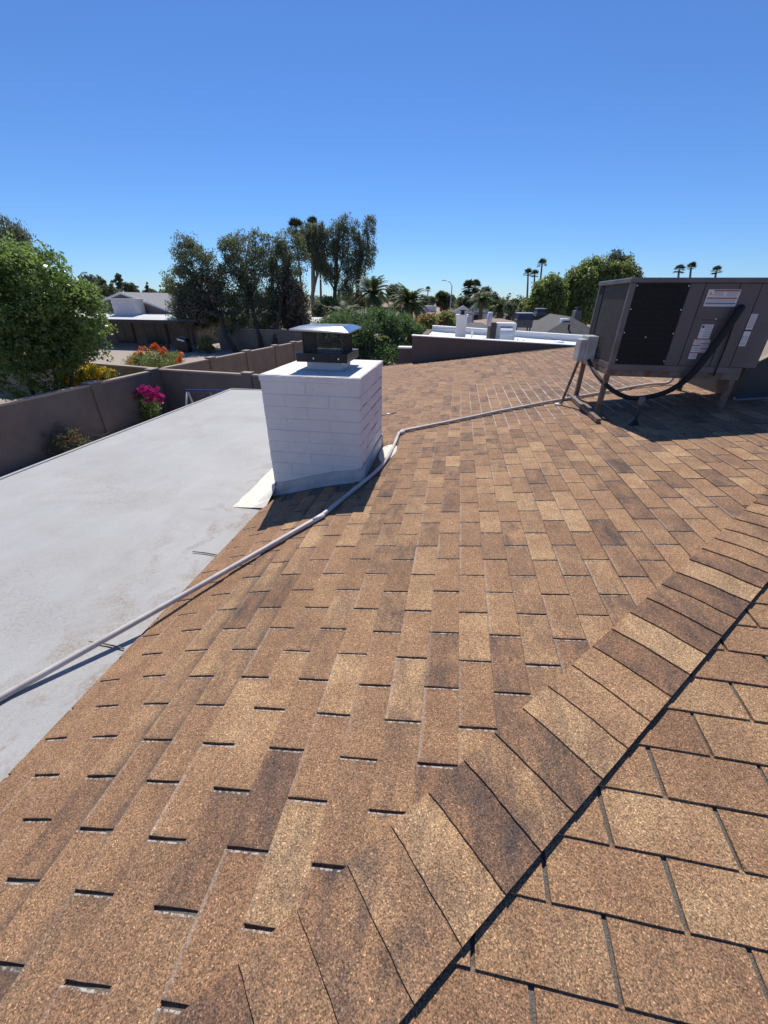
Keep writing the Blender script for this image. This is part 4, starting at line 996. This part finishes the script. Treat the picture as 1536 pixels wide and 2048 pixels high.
def fan_palm(label, base, top, rad, seed, group='thin fan palms', tr=.2, nf=46, skirt_=True):
    rng = np.random.default_rng(seed); t = thing('fan_palm', (base[0], base[1], 0), label, 'palm tree', group)
    base = np.array([base[0], base[1], -.05]); top = np.array(top); k = 7
    bow = rng.normal()*.012*np.linalg.norm(top-base)
    q = MB(); q.tube([base+(top-base)*s_+np.array([bow*math.sin(math.pi*s_), 0, 0]) for s_ in np.linspace(0, 1, k)], list(np.linspace(tr*1.25, tr*.8, k)), 7); q.build('trunk', M['palm_bark'], t)
    for nm, mt, n, e0, e1, rr_ in (('frond_crown', 'fan', nf, 1.5, -.45, rad), ('dead_skirt', 'skirt', nf//2 if skirt_ else 0, -.7, -1.4, rad*.8)):
        V = []; Fc = []
        for i in range(n):
            az = rng.uniform(0, 6.283); el = e0+(e1-e0)*rng.random(); c_ = top+np.array([math.cos(az)*math.cos(el), math.sin(az)*math.cos(el), math.sin(el)])*rr_*.42
            d_ = (c_-top)/np.linalg.norm(c_-top); s_ = np.cross(d_, [0, 0, 1.0]); s_ /= np.linalg.norm(s_)+1e-6; upv = np.cross(s_, d_)
            for b_ in np.linspace(-1.25, 1.25, 9):
                tip = c_+(d_*math.cos(b_)+s_*math.sin(b_))*rr_*.6*(.85+.3*rng.random())+np.array([0, 0, -rr_*.10*rng.random()])
                w_ = (s_*math.cos(b_)-d_*math.sin(b_))*rr_*.075; m_ = c_+(tip-c_)*.5
                o = len(V); V += [c_, m_+w_, tip, m_-w_]; Fc.append((o, o+1, o+2, o+3))
            o = len(V); h = s_*rr_*.025; V += [top-h, top+h, c_+h, c_-h]; Fc.append((o, o+1, o+2, o+3))
        if n: from_arrays(nm, np.array(V), np.array(Fc), F[mt], t, tint=rng.random(len(Fc)))
    return t
date_palm('arching feather palm beside the eucalyptus grove', P(744, 660, 46), P(744, 592, 46), 2.9, 51)
date_palm('feather palm above the feathery green tree and tan roof', P(820, 670, 40), P(820, 612, 40), 2.6, 52)
date_palm('low feather palm peeking out left of the feathery green tree', P(688, 690, 32), P(688, 640, 32), 2.0, 53, 40)
date_palm('small feather palm before the far white gables', P(962, 660, 62), P(962, 604, 62), 2.4, 54, 40)
date_palm('short feather palm left of the charcoal house rooftop unit', P(1000, 660, 58), P(1000, 618, 58), 2.0, 55, 36)
fan_palm('fan palm with leaning pale trunk behind the olive trees', P(610, 640, 84), P(592, 458, 84), 1.9, 61)
fan_palm('fan palm with straight dark trunk inside the eucalyptus grove', P(626, 640, 88), P(626, 452, 88), 1.7, 62)
fan_palm('slender bare palm trunk before the eucalyptus grove', P(641, 640, 80), P(640, 520, 80), 1.3, 63)
for (bx_, tx, ty, u_, r_, lab) in ((1050, 1056, 548, 140, 1.5, 'shorter fan palm of three over the green trees'), (1062, 1069, 550, 142, 1.4, 'middle fan palm of three over the green trees'), (1076, 1084, 529, 140, 1.5, 'tallest fan palm of three over the green trees')):
    fan_palm(lab, P(bx_, 640, u_), P(tx, ty, u_), r_*1.15, int(tx), 'fan palms over the green trees', .28, 30, False)
for (bx_, tx, ty, u_, lab) in ((1352, 1358, 541, 120, 'slim fan palm top over the black coil guard of the air conditioner'), (1372, 1382, 536, 120, 'taller slim fan palm top where the coil guard meets the plain panel'), (1420, 1432, 544, 120, 'lone slim fan palm top above the large warning label')):
    fan_palm(lab, P(bx_, 640, u_), P(tx, ty, u_), 1.45, int(tx)+5, 'fan palms above the air conditioner', .26, 30, False)
fan_palm('fan palm with drooping skirt beyond the white chimney of the white roof', P(937, 640, 95), P(938, 578, 95), 1.9, 71, 'fan palms beyond the white roof', .25)
fan_palm('second fan palm leaning beside the drooping one', P(948, 640, 98), P(951, 575, 98), 1.6, 72, 'fan palms beyond the white roof', .25)
fan_palm('tiny round fan palm over the far tan roof', P(855, 640, 150), P(856, 580, 150), 1.2, 73, 'distant fan palms', .2, 34, False)
fan_palm('bushy fan palm right of the tan roofed house', P(882, 640, 90), P(882, 600, 90), 1.8, 74, 'distant fan palms', .25)
fan_palm('small far fan palm above the patio roof', P(226, 620, 150), P(226, 567, 150), 1.3, 75, 'distant fan palms', .25, 30, False)

# ------------------------------------------------------------------ far trees
def far_tree(label, x, y, rx, ry, u, seed, mat='far', name='distant_tree', slim=False, group='distant trees'):
    rng = np.random.default_rng(seed+900)
    if slim: L = [(x, y+ry*t, rx*(.35+.5*t+.2*rng.random()), ry*.28) for t in np.linspace(-.8, .8, 5)]
    else: L = [(x, y, rx*.75, ry*.8)]+[(x+rx*.6*math.cos(a)*rng.uniform(.5, 1), y+ry*.5*math.sin(a), rx*.45, ry*.45) for a in rng.uniform(0, 6.28, 5)]
    m = MPP(x, y, u); sz = m*min(rx, ry)
    return tree(name, label, 'tree', P(x, 650, u), px_lobes(L, u), 90 if not slim else 60, sz*.30, 26, m*4.0, mat, 'bark', max(.1, sz*.07), group, seed=seed, limbs=6, shell=.35, asp=.55, topf=.6)
for i, (x, y, rx, ry, u, lab, mat) in enumerate((
    (178, 572, 26, 24, 90, 'hazy grey green tree beside the big bushy tree', 'far'), (198, 570, 14, 18, 100, 'ragged eucalyptus top over the neighbour gable', 'euca'),
    (215, 582, 26, 16, 80, 'low rounded tree behind the neighbour brick chimney', 'far'), (238, 568, 8, 22, 110, 'narrow dark tree behind the neighbour gable', 'euca'),
    (262, 580, 18, 14, 100, 'wide yellowish tree behind the grey shingle ridge', 'far'), (342, 590, 20, 24, 70, 'pale tree edge left of the olive trees', 'shrub'),
    (300, 588, 16, 10, 120, 'small round tree over the grey shingle ridge', 'far'), (660, 612, 26, 20, 70, 'light green tree under the eucalyptus grove', 'ficus'),
    (640, 622, 22, 16, 66, 'bushy tree right of the thin palm trunks', 'far'), (716, 605, 22, 20, 90, 'brownish tree behind the arching feather palm', 'olive_dry'),
    (792, 588, 20, 22, 75, 'grey green tree between the two feather palms', 'olive'), (862, 606, 26, 14, 95, 'dark rounded tree behind the tan roofed house', 'olive'),
    (893, 602, 18, 20, 92, 'ragged dark tree at the street lamp', 'olive'), (930, 610, 22, 18, 90, 'green tree behind the white chimney', 'far'),
    (968, 598, 26, 22, 85, 'broad green tree under the two leaning fan palms', 'far'), (990, 606, 18, 22, 88, 'tall leafy tree right of the far white gables', 'far'),
    (1018, 620, 20, 16, 75, 'low dark tree left of the rooftop units', 'olive'), (1050, 618, 16, 16, 60, 'yellow green bush at the edge of the charcoal house', 'ficus'),
    (1030, 606, 12, 8, 160, 'tiny far tree on the hazy skyline', 'olive'))):
    far_tree(lab, x, y, rx, ry, u, 200+i, mat)
far_tree('slim dark cypress over the grey shingle roof', 295, 578, 6, 24, 100, 301, 'olive', 'cypress_tree', True)
far_tree('short slim cypress near the olive trees', 321, 588, 5, 16, 100, 302, 'olive', 'cypress_tree', True)
tree('autumn_shrub', 'orange tinted shrub beside the feathery green tree', 'shrub', P(852, 690, 20), px_lobes([(848, 655, 20, 22), (862, 648, 12, 14)], 20), 120, .2, 30, .12, 'shrub', 'bark', .04, seed=91, extra=[('blossom', 'coral', 0, .2, 5, .1, top_of(.5, .1))])
tree('grey_shrub', 'soft olive green shrub before the tan roofed house wall', 'shrub', P(893, 680, 34), px_lobes([(892, 648, 18, 20), (888, 640, 12, 12)], 34), 150, .32, 34, .2, 'shrub', 'bark', .05, seed=92)
# a continuous belt of distant trees along the skyline
rng = np.random.default_rng(77); cc = []; cs = []
for i in range(900):
    u_ = rng.uniform(170, 420); v = rng.uniform(-1.15, 1.35)*u_; h = rng.uniform(2.6, 5.6)*(1.1 if rng.random() < .9 else 1.6)
    for k in range(4): cc.append((v+rng.normal()*2.2, u_+rng.normal()*2, h*rng.uniform(.25, 1.0))); cs.append(rng.uniform(1.3, 2.3))
V, Fc, ti = leaf_arrays(np.array(cc), np.array(cs), 14, 1.3, rng, 0, .7)
stuff(tag(from_arrays('tree_belt', V, Fc, F['far'], None, tint=ti), 'hazy belt of distant trees along the skyline', 'trees'))

# ------------------------------------------------------------------ neighbouring buildings
# white foam roof behind the brown parapet
wb = thing('white_roof_building', (1.6, 14.2, 0), 'brown stucco building with white foam roof behind the shingle verge', 'building')
zA, zB = EYE-.88, EYE-1.04
X0, X1 = -1.22, 5.6
def pz(x, a=zA, b=zB): return a+(b-a)*(x-X0)/(4.6)
q = MB(); q.hexa([(X0, 11.55, 0), (X1, 11.55, 0), (X1, 11.8, 0), (X0, 11.8, 0)], [(X0, 11.55, zA), (X1, 11.55, pz(X1)), (X1, 11.8, pz(X1)), (X0, 11.8, zA)]); q.build('wall', M['stucco_brown'], wb)
q = MB(); q.hexa([(X0-.02, 11.53, zA+.001), (X1, 11.53, pz(X1)+.001), (X1, 11.86, pz(X1)+.001), (X0-.02, 11.86, zA+.001)], [(X0-.02, 11.53, zA+.022), (X1, 11.53, pz(X1)+.022), (X1, 11.86, pz(X1)+.022), (X0-.02, 11.86, zA+.022)]); q.build('parapet_cap', M['white'], wb)
q = MB(); q.hexa([(X0, 11.81, 0), (X0+.2, 11.81, 0), (X0+.2, 17.3, 0), (X0, 17.3, 0)], [(X0, 11.81, zA-.18), (X0+.2, 11.81, zA-.18), (X0+.2, 17.3, zA-.18), (X0, 17.3, zA-.18)]); q.build('wall', M['stucco_brown'], wb)
def zfoam(x, y): return EYE-1.06-.045*(x-X0)-.008*(y-12)
q = MB(); xs = np.linspace(X0+.05, 7.5, 14); ys = np.linspace(11.78, 17.2, 12); idx = {}
for i, x in enumerate(xs):
    for j, y in enumerate(ys): idx[i, j] = len(q.v); q.v.append((x, y, zfoam(x, y)+random.uniform(-.012, .012)))
for i in range(13):
    for j in range(11): q.f.append((idx[i, j], idx[i+1, j], idx[i+1, j+1], idx[i, j+1]))
q.build('foam_roof', M['foam_white'], wb, True, fix=False)
Lp, Rp = P(865, 651, 17.0), P(1185, 672, 17.0)
q = MB(); dxy = [(Lp[0], 16.9), (Rp[0]+2.5, 16.9), (Rp[0]+2.5, 17.3), (Lp[0], 17.3)]
sl_ = (Rp[2]-Lp[2])/(Rp[0]-Lp[0]); zt_ = lambda x: Lp[2]+sl_*(x-Lp[0])
q.hexa([(x, y, 2.4) for x, y in dxy], [(x, y, zt_(x)) for x, y in dxy]); q.build('back_parapet', M['white'], wb)
q = MB(); q.box((Lp[0], 16.86, zt_(Lp[0])-.12), (Lp[0]+3, 16.895, zt_(Lp[0])-.10)); q.build('parapet_ledge', M['white'], wb)
# block chimney on it
q = MB(); a = P(910, 671, 14.2); b = P(937, 629, 14.2)
q.cbox((a[0], 14.0, zfoam(a[0], 14)-.05), (b[0]-.03, 14.6, b[2]-.06), .01); cw = q.build('chimney', M['white_paint'], wb)
q = MB(); q.cbox((a[0]-.03, 13.97, b[2]-.06), (b[0], 14.63, b[2]), .01); q.build('crown', M['white_paint'], cw)
q = MB(); q.box((a[0]+.12, 14.12, b[2]), (b[0]-.13, 14.48, b[2]+.11)); q.box((a[0]+.07, 14.07, b[2]+.11), (b[0]-.08, 14.53, b[2]+.135)); q.build('spark_cap', M['black_metal'], cw)
# ledge of the wall left of the building
q = MB(); a = P(800, 693, 11.9); q.box((a[0], 11.7, 0), (X0-.003, 11.95, a[2]-.03)); q.build('wall', M['stucco_brown'], wb)
q = MB(); q.box((a[0]-.03, 11.66, a[2]-.029), (X0-.003, 11.99, a[2]+.01)); q.build('wall_coping', M['white'], wb)
# equipment on the white roof
def roof_box(name, label, px0, px1, pyt, u, dep, mat, cat, zbase=None, bev=.012):
    a = P(px0, pyt, u); b = P(px1, pyt, u); zb = zfoam(a[0], u)-.03
    q = MB(); q.cbox((a[0], u, zb), (b[0], u+dep, max(a[2], zb+.08)), bev); return a, b, zb, q
a, b, zb, q = roof_box('', '', 994, 1034, 646, 13.6, .5, 'white', '')
ev = thing('rooftop_cooler', (a[0], 13.8, zb), 'square white coated rooftop cooler with rounded hood on white roof', 'cooler'); q.build('housing', M['white'], ev)
c_ = P(1001, 655, 13.58); d_ = P(1025, 655, 13.58)
q = MB(); n = 8; pr = [(13.598-.22*math.sin(t), c_[2]-.22*(1-math.cos(t))) for t in np.linspace(0, math.pi/2, n)]+[(13.378, zb+.02), (13.598, zb+.02)]
q.hexa([(c_[0], y, z) for y, z in pr], [(d_[0], y, z) for y, z in pr]); q.build('hood', M['white'], ev)
q = MB(); q.box((c_[0]-.02, 13.585, c_[2]+.001), (d_[0]+.02, 13.599, c_[2]+.03)); q.build('hood_gap', M['ink_grey'], ev)
a, b, zb, q = roof_box('', '', 984, 994, 645, 13.5, .35, 'trim', '')
ec = thing('control_cabinet', (a[0], 13.6, zb), 'narrow dark brown cabinet standing against the white rooftop cooler', 'cabinet'); q.build('cabinet', M['trim_dark'], ec)
q = MB(); q.cbox((a[0]-.10, 13.54, zb), (a[0]-.004, 13.8, P(980, 652, 13.5)[2]), .008); q.build('door', M['cab_edge'], ec)
q = MB(); q.tube([(a[0]+.02, 13.49, zb+.03), (a[0]+.15, 13.35, zb+.05), (a[0]+.42, 13.4, zb+.06)], .018, 6); q.build('cable', M['hose'], ec)
for nm, lab, px_, py_, u_, r_, h_ in (('vent_stub', 'tiny white vent pipe near the rooftop cooler', 1037, 670, 13.6, .03, .16), ('vent_stub', 'round white vent cap on the white roof before the back parapet', 1048, 672, 14.2, .06, .11), ('vent_stub', 'small round vent cap next to the white slabs', 1082, 681, 12.7, .055, .09), ('vent_stub', 'thin white vent pipe between white chimney and dark cabinet', 944, 668, 15, .04, .28)):
    p_ = P(px_, py_, u_); z_ = zfoam(p_[0], u_)-.01
    q = MB(); q.tube([(p_[0], u_, z_), (p_[0], u_, z_+h_*.6), (p_[0], u_, z_+h_*.62), (p_[0], u_, z_+h_)], [r_*.7, r_*.7, r_, r_*.8], 10); tag(q.build(nm, M['white'], None, True), lab, 'vent', 'vents on the white roof')
for lab, px0, px1, py_, u_, dep, hh in (('flat white slab on the white roof near the vent caps', 1059, 1076, 676, 12.8, .35, .09), ('long white foam mound along the white roof', 1085, 1117, 674, 13.6, .8, .10), ('white pad next to the long foam mound', 1116, 1132, 673, 13.9, .5, .14), ('white block at the foot of the dark cabinet', 966, 979, 667, 13.9, .4, .10)):
    a, b = P(px0, py_, u_), P(px1, py_, u_); zb = zfoam(a[0], u_)-.03
    q = MB(); q.cbox((a[0], u_, zb-.02), (b[0], u_+dep, zb+.03+hh), .03); tag(q.build('roof_pad', M['white'], None), lab, 'pad', 'pads on the white roof')
p_ = P(1029, 673, 13.1); zb = zfoam(p_[0], 13.1)
q = MB(); q.tube(spline([(p_[0]-.12, 13.1, zb+.02), (p_[0]-.03, 13.0, zb+.10), (p_[0]+.06, 13.05, zb+.06), (p_[0]+.14, 13.2, zb+.02)], 4), .03, 7); tag(q.build('cable_coil', M['hose'], None, True), 'dark cable loop beside the white cooler hood', 'cable')

def gable_house(name, label, cat, x0, x1, y0, y1, eave, ridge, axis, wallm, roofm, over=.4, hip=False, trim='white', group=None):
    t = thing(name, ((x0+x1)/2, (y0+y1)/2, 0), label, cat, group)
    q = MB(); q.box((x0, y0, 0), (x1, y1, eave)); q.build('wall', M[wallm], t)
    X0_, X1_, Y0_, Y1_ = x0-over, x1+over, y0-over, y1+over; xm, ym = (x0+x1)/2, (y0+y1)/2; th = .14
    q = MB(); hp = 0 if not hip else min((y1-y0), (x1-x0))/2
    if axis == 'y': ra, rb = (xm, Y0_+hp*1.0, ridge), (xm, Y1_-hp*1.0, ridge)
    else: ra, rb = (X0_+hp, ym, ridge), (X1_-hp, ym, ridge)
    c = [(X0_, Y0_, eave), (X1_, Y0_, eave), (X1_, Y1_, eave), (X0_, Y1_, eave)]; lo = [(x, y, z-th) for x, y, z in c]
    q.v = c+[ra, rb]+lo
    if axis == 'y': q.f = [(1, 2, 5, 4), (3, 0, 4, 5), (0, 1, 4), (2, 3, 5)]
    else: q.f = [(0, 1, 5, 4), (2, 3, 4, 5), (3, 0, 4), (1, 2, 5)]
    q.f += [(6, 7, 1, 0), (7, 8, 2, 1), (8, 9, 3, 2), (9, 6, 0, 3), (9, 8, 7, 6)]
    r_ = q.build('roof', M[roofm], t)
    if not hip:
        q = MB()
        ends = ((Y0_-.03, Y0_-.004),) if axis == 'y' else ((X0_-.03, X0_-.004), (X1_+.004, X1_+.03))
        if axis == 'y':
            for (a, b) in ends:
                q.hexa([(x0+.02, b+.002, eave), (x1-.02, b+.002, eave), (xm, b+.002, ridge-.2)], [(x0+.02, b+.02, eave), (x1-.02, b+.02, eave), (xm, b+.02, ridge-.2)])
            q.build('gable_panel', M[wallm], t); q = MB()
            for s_ in (-1, 1):
                e_ = xm+s_*(xm-X0_)
                q.hexa([(e_, a, eave-.18), (e_, b, eave-.18), (xm, b, ridge-.18), (xm, a, ridge-.18)], [(e_, a, eave+.03), (e_, b, eave+.03), (xm, b, ridge+.03), (xm, a, ridge+.03)])
            q.build('barge_board', M[trim], r_)
    return t, r_
def window(t, x0, x1, y, z0, z1_, fm='white'):
    q = MB(); q.box((x0, y-.05, z0), (x1, y-.012, z1_)); f_ = q.build('window', M[fm], t)
    q = MB(); q.box((x0+.08, y-.062, z0+.08), (x1-.08, y-.051, z1_-.08)); q.build('pane', M['glass'], f_)

# the patio house on the left
UG = 40.0
ap = P(240, 584, UG); er = P(392, 640, UG); halfw = er[0]-ap[0]
gh, ghr = gable_house('patio_house', 'taupe house with grey shingle gable and pale low patio roof', 'house', ap[0]-halfw+.4, er[0]-.4, UG+.4, UG+22, er[2], ap[2], 'y', 'house_wall', 'grey_shingle', .4)
for px_, py_ in ((290, 588), (310, 600)):
    p_ = P(px_, py_, 48); q = MB(); q.tube([(p_[0], 48, p_[2]-.9), (p_[0], 48, p_[2]+.2)], .09, 8); q.build('vent_pipe', M['black_metal'], ghr)
UF = 36.2
fl, fr_ = P(120, 636, UF), P(386, 641, UF)
zE = fr_[2]; zBk = P(300, 622, UG)[2]
q = MB(); c = [(fl[0], UF), (fr_[0], UF), (er[0]+.2, UG+.3), (fl[0], UG+.3)]
zt4 = [zE, zE, zE+.35, ap[2]-1.7]
q.hexa([(x, y, z-.04) for (x, y), z in zip(c, zt4)], [(x, y, z) for (x, y), z in zip(c, zt4)]); q.build('patio_roof', M['white_roof'], gh)
q = MB(); q.box((fl[0], UF-.06, zE-.30), (fr_[0]+.05, UF-.004, zE-.012)); q.box((fr_[0]+.002, UF, zE-.30), (fr_[0]+.05, UG-.5, zE-.02)); q.build('fascia', M['trim_dark'], gh)
for px_ in (338, 392, 385):
    p_ = P(px_, 700, UF+.15 if px_ != 385 else UF+2.6)
    yb = UF+.15 if px_ != 385 else UF+2.6
    q = MB(); q.cbox((p_[0]-.09, yb-.09, 0), (p_[0]+.09, yb+.09, zE-.05), .01); q.build('post', M['trim_dark'], gh)
for (a, b) in ((225, 262), (285, 330)):
    pa, pb = P(a, 660, UG), P(b, 660, UG)
    q = MB(); q.box((pa[0], UG+.30, .05), (pb[0], UG+.388, 2.1)); dr = q.build('sliding_door', M['trim_dark'], gh)
    q = MB(); q.box((pa[0]+.1, UG+.285, .12), ((pa[0]+pb[0])/2-.04, UG+.298, 2.02)); q.box(((pa[0]+pb[0])/2+.04, UG+.285, .12), (pb[0]-.1, UG+.298, 2.02)); q.build('pane', M['glass'], dr)
# its block chimney, courses joined
a, b = P(229, 630, 38.5), P(267, 597, 38.5); zb = P(250, 632, 38.5)[2]-.15
q = MB(); q.box((a[0]+.03, 38.53, zb), (b[0]-.03, 39.77, b[2]-.12)); pc = q.build('chimney', M['mortar'], gh)
zz = zb+.05; r_ = 0
while zz+.2 < b[2]-.1:
    for xx in np.arange(a[0]+(.2 if r_ % 2 else 0), b[0]-.05, .4):
        q = MB(); q.cbox((xx+.008, 38.5, zz+.008), (min(xx+.4, b[0])-.008, 38.62, zz+.192), .012); q.build('brick', M['white_paint'], pc)
    zz += .2; r_ += 1
q = MB(); q.cbox((a[0]-.06, 38.44, b[2]-.12), (b[0]+.06, 39.86, b[2]), .02); q.build('crown', M['cream'], pc)
# covered grill on the patio
bp = PZ(365, 705, 0); gr_ = thing('barbecue', (bp[0], bp[1], 0), 'barbecue under a black cover standing by the patio post', 'barbecue')
q = MB(); prof = [(-.62, 0.02), (.62, 0.02), (.66, .75), (.60, .95), (.40, 1.18), (0, 1.28), (-.42, 1.15), (-.6, .92), (-.66, .7)]
q.hexa([(bp[0]+x, bp[1], z) for x, z in prof], [(bp[0]+x*.94, bp[1]+.62, z*.98) for x, z in prof]); q.build('cover', M['cover_black'], gr_)
q = MB(); q.hexa([(bp[0]-.25, bp[1]-.012, 1.02), (bp[0]+.42, bp[1]-.012, .90), (bp[0]+.40, bp[1]+.3, 1.12), (bp[0]-.1, bp[1]+.3, 1.26)], [(bp[0]-.25, bp[1]-.012, 1.18), (bp[0]+.44, bp[1]-.012, 1.02), (bp[0]+.40, bp[1]+.3, 1.22), (bp[0]-.1, bp[1]+.3, 1.31)]); q.build('shiny_fold', M['galv'], gr_)
for i, px_ in enumerate((384, 394)):
    p_ = PZ(px_, 703, 0); q = MB(); q.cbox((p_[0]-.2, p_[1], .006), (p_[0]+.2, p_[1]+.4, .42-.1*i), .05); tag(q.build('garden_pot', M['cap_tan'], None), ('taller' if i == 0 else 'shorter')+' pale square pot on the sunny patio by the barbecue', 'pot', 'pots on the patio')

# charcoal house on the right with rooftop units
CE = 2.62; rp = P(1112, 629, 28.0); ce = P(1236, 672, 22.6); chw = ce[0]-rp[0]
CR = rp[2]
th_, thr = gable_house('charcoal_house', 'house with charcoal hip roof, chimney and skylight behind the white roof', 'house', rp[0]-chw+.4, ce[0]-.4, 23.0, 23.0+2*chw+4, CE, CR, 'y', 'house_wall', 'dark_shingle', .4, True)
CHP = chw-.4
def zch(x, y): return CE+(CR-CE)*min(1.0, max(0.0, min(x-(rp[0]-chw), ce[0]-x, y-22.6)/CHP))
def on_ch(px_, py_):                             # where that line of sight meets the charcoal roof
    for u_ in np.arange(22.6, 34, .05):
        p_ = P(px_, py_, u_)
        if p_[2] <= zch(p_[0], u_)+.01: return p_
    return p_
p_ = on_ch(1131, 641); q = MB(); q.cbox((p_[0]-.2, p_[1]-.05, p_[2]-.12), (p_[0]+.2, p_[1]+.45, p_[2]+.08), .02); q.build('skylight', M['white'], thr)
a, b = P(1146, 642, 27), P(1163, 621, 27); a[2] = zch(b[0], 27)-.1
q = MB(); q.cbox((a[0], 26.8, a[2]-.5), (b[0], 27.6, b[2]), .02); hc = q.build('chimney', M['stucco_grey'], th_)
q = MB(); q.box((a[0]+.1, 26.9, b[2]), (b[0]-.1, 27.5, b[2]+.14)); q.box((a[0]+.03, 26.86, b[2]+.14), (b[0]-.03, 27.54, b[2]+.17)); q.build('spark_cap', M['black_metal'], hc)
p_ = on_ch(1137, 658); q = MB(); q.tube([p_-np.array([0, 0, .1]), p_+np.array([0, 0, .22])], .05, 8); q.build('vent_pipe', M['black_metal'], thr)
for lab, px0, px1, pyt, pyb, u_ in (('larger rooftop unit with dark top band on the charcoal house', 1031, 1069, 626, 655, 25.2), ('smaller rooftop unit behind the larger one', 1072, 1094, 617, 633, 30.0)):
    a, b = P(px0, pyb, u_), P(px1, pyt, u_); t = thing('rooftop_unit', ((a[0]+b[0])/2, u_+.5, a[2]), lab, 'air conditioner', 'rooftop units')
    hm = a[2]+(b[2]-a[2])*.55
    q = MB(); q.cbox((a[0], u_, a[2]), (b[0], u_+1.1, hm), .02); q.build('cabinet', M['cab_edge'], t)
    q = MB(); q.box((a[0]+.04, u_+.03, hm), (b[0]-.04, u_+1.07, b[2]-.05)); q.build('coil', M['ink_blue'], t)
    q = MB(); q.cbox((a[0]-.01, u_-.01, b[2]-.05), (b[0]+.01, u_+1.11, b[2]), .015); q.build('lid', M['galv'], t)
    for x in (a[0]+.05, b[0]-.12):
        for y in (u_+.05, u_+1.0):
            zs = zch(x, y)
            q = MB(); q.box((x, y, zs-.05), (x+.06, y+.06, a[2]+.002)); q.build('leg', M['black_metal'], t)
# tan-roofed houses and far gables
for lab, px0, px1, pyr, pye, u_, d_, rm, wm in (
    ('house with wide tan shingle roof behind the orange tinted shrub', 812, 916, 622, 640, 46, 12, 'tan_shingle', 'house_wall'),
    ('house with low tan roof just beyond the white rooftop cooler', 952, 1050, 637, 650, 40, 9, 'tan_shingle', 'house_wall'),
    ('house with grey roof just right of the white chimney', 925, 985, 645, 664, 26, 8, 'dark_shingle', 'house_wall'),
    ('long grey roofed house under the eucalyptus grove', 660, 806, 618, 632, 62, 10, 'grey_shingle', 'house_wall'),
    ('far brown roofed house between the two feather palms', 745, 805, 604, 614, 95, 12, 'tan_shingle', 'house_wall'),
    ('far grey roofed house behind the short feather palm', 1000, 1050, 608, 622, 80, 10, 'dark_shingle', 'stucco_grey')):
    a, b = P(px0, pye, u_), P(px1, pye, u_); r_ = P((px0+px1)/2, pyr, u_+d_/2)
    t, rr_ = gable_house('distant_house', lab, 'house', a[0]+.4, b[0]-.4, u_+.4, u_+d_-.4, max(2.3, a[2]), r_[2], 'x', wm, rm, .4, True, group='distant houses')
    for f_ in (.25, .7):
        xx = a[0]+(b[0]-a[0])*f_; window(t, xx, xx+1.2, u_+.4, .9, 2.0)
    if px0 == 812:
        p_ = P(860, 619, u_+6); q = MB(); q.cbox((p_[0]-.7, u_+5.5, r_[2]-.3), (p_[0]+.7, u_+6.6, r_[2]+.55), .04); q.build('rooftop_cooler', M['white'], rr_)
for lab, px0, px1, pyr, pye, u_ in (('far white gabled house left of the small feather palm', 905, 945, 612, 630, 74), ('far white gabled house under the leaning fan palms', 935, 975, 605, 632, 80), ('far pale gabled house beside the short feather palm', 985, 1010, 622, 636, 70)):
    a, b = P(px0, pye, u_), P(px1, pye, u_); r_ = P((px0+px1)/2, pyr, u_)
    t, rr_ = gable_house('distant_house', lab, 'house', a[0], b[0], u_, u_+9, max(2.4, a[2]), r_[2], 'y', 'white', 'grey_shingle', .3, False, group='distant houses')
    xx = (a[0]+b[0])/2; window(t, xx-.7, xx+.7, u_, .9, 2.1)
p_ = P(981, 625, 38); q = MB(); q.tube([(p_[0], 38, P(981, 640, 38)[2]-.6), (p_[0], 38, p_[2]-.02), (p_[0], 38, p_[2])], [.2, .2, .16], 12); tag(q.build('flue_stack', M['white'], None, True), 'white round flue stack beyond the dark cabinet', 'flue')
# shed with pale roof behind the chimney cap
a, b = P(596, 652, 44), P(648, 652, 44); zr_ = P(620, 636, 44)[2]
sh = thing('garden_shed', ((a[0]+b[0])/2, 45.5, 0), 'small white roofed shelter behind the chimney cap', 'shed')
q = MB(); q.box((a[0]+.2, 44.6, 0), (b[0]-.2, 47, a[2]-.15)); q.build('wall', M['stucco_grey'], sh)
q = MB(); q.hexa([(a[0], 44, a[2]-.15), (b[0], 44, a[2]-.15), (b[0], 47.4, a[2]-.15), (a[0], 47.4, a[2]-.15)], [(a[0], 44, a[2]), (b[0], 44, a[2]), (b[0]-.8, 46, zr_), (a[0]+.8, 46, zr_)]); q.build('roof', M['white_roof'], sh)
for x in (a[0]+.3, b[0]-.4):
    q = MB(); q.box((x, 44.1, 0), (x+.12, 44.22, a[2]-.151)); q.build('post', M['white'], sh)
# street lamp
bl, tp_ = P(903, 640, 85), P(904, 572, 85); bl = np.array([tp_[0], tp_[1], 0])
lp = thing('street_lamp', bl, 'tall grey street lamp with bent arm over the far roofs', 'street lamp')
q = MB(); q.tube([bl, tp_], [.13, .09], 8); q.build('pole', M['lamp_grey'], lp, True)
ar = P(893, 561, 85); q = MB(); q.tube([tp_, tp_*.6+ar*.4+np.array([0, 0, .25]), ar], .06, 7); q.build('arm', M['lamp_grey'], lp, True)
hd = ar+np.array([-.35, 0, 0]); q = MB(); q.cbox(tuple(hd-np.array([.5, .14, .06])), tuple(hd+np.array([.4, .14, .08])), .04); q.build('lamp_head', M['lamp_grey'], lp)
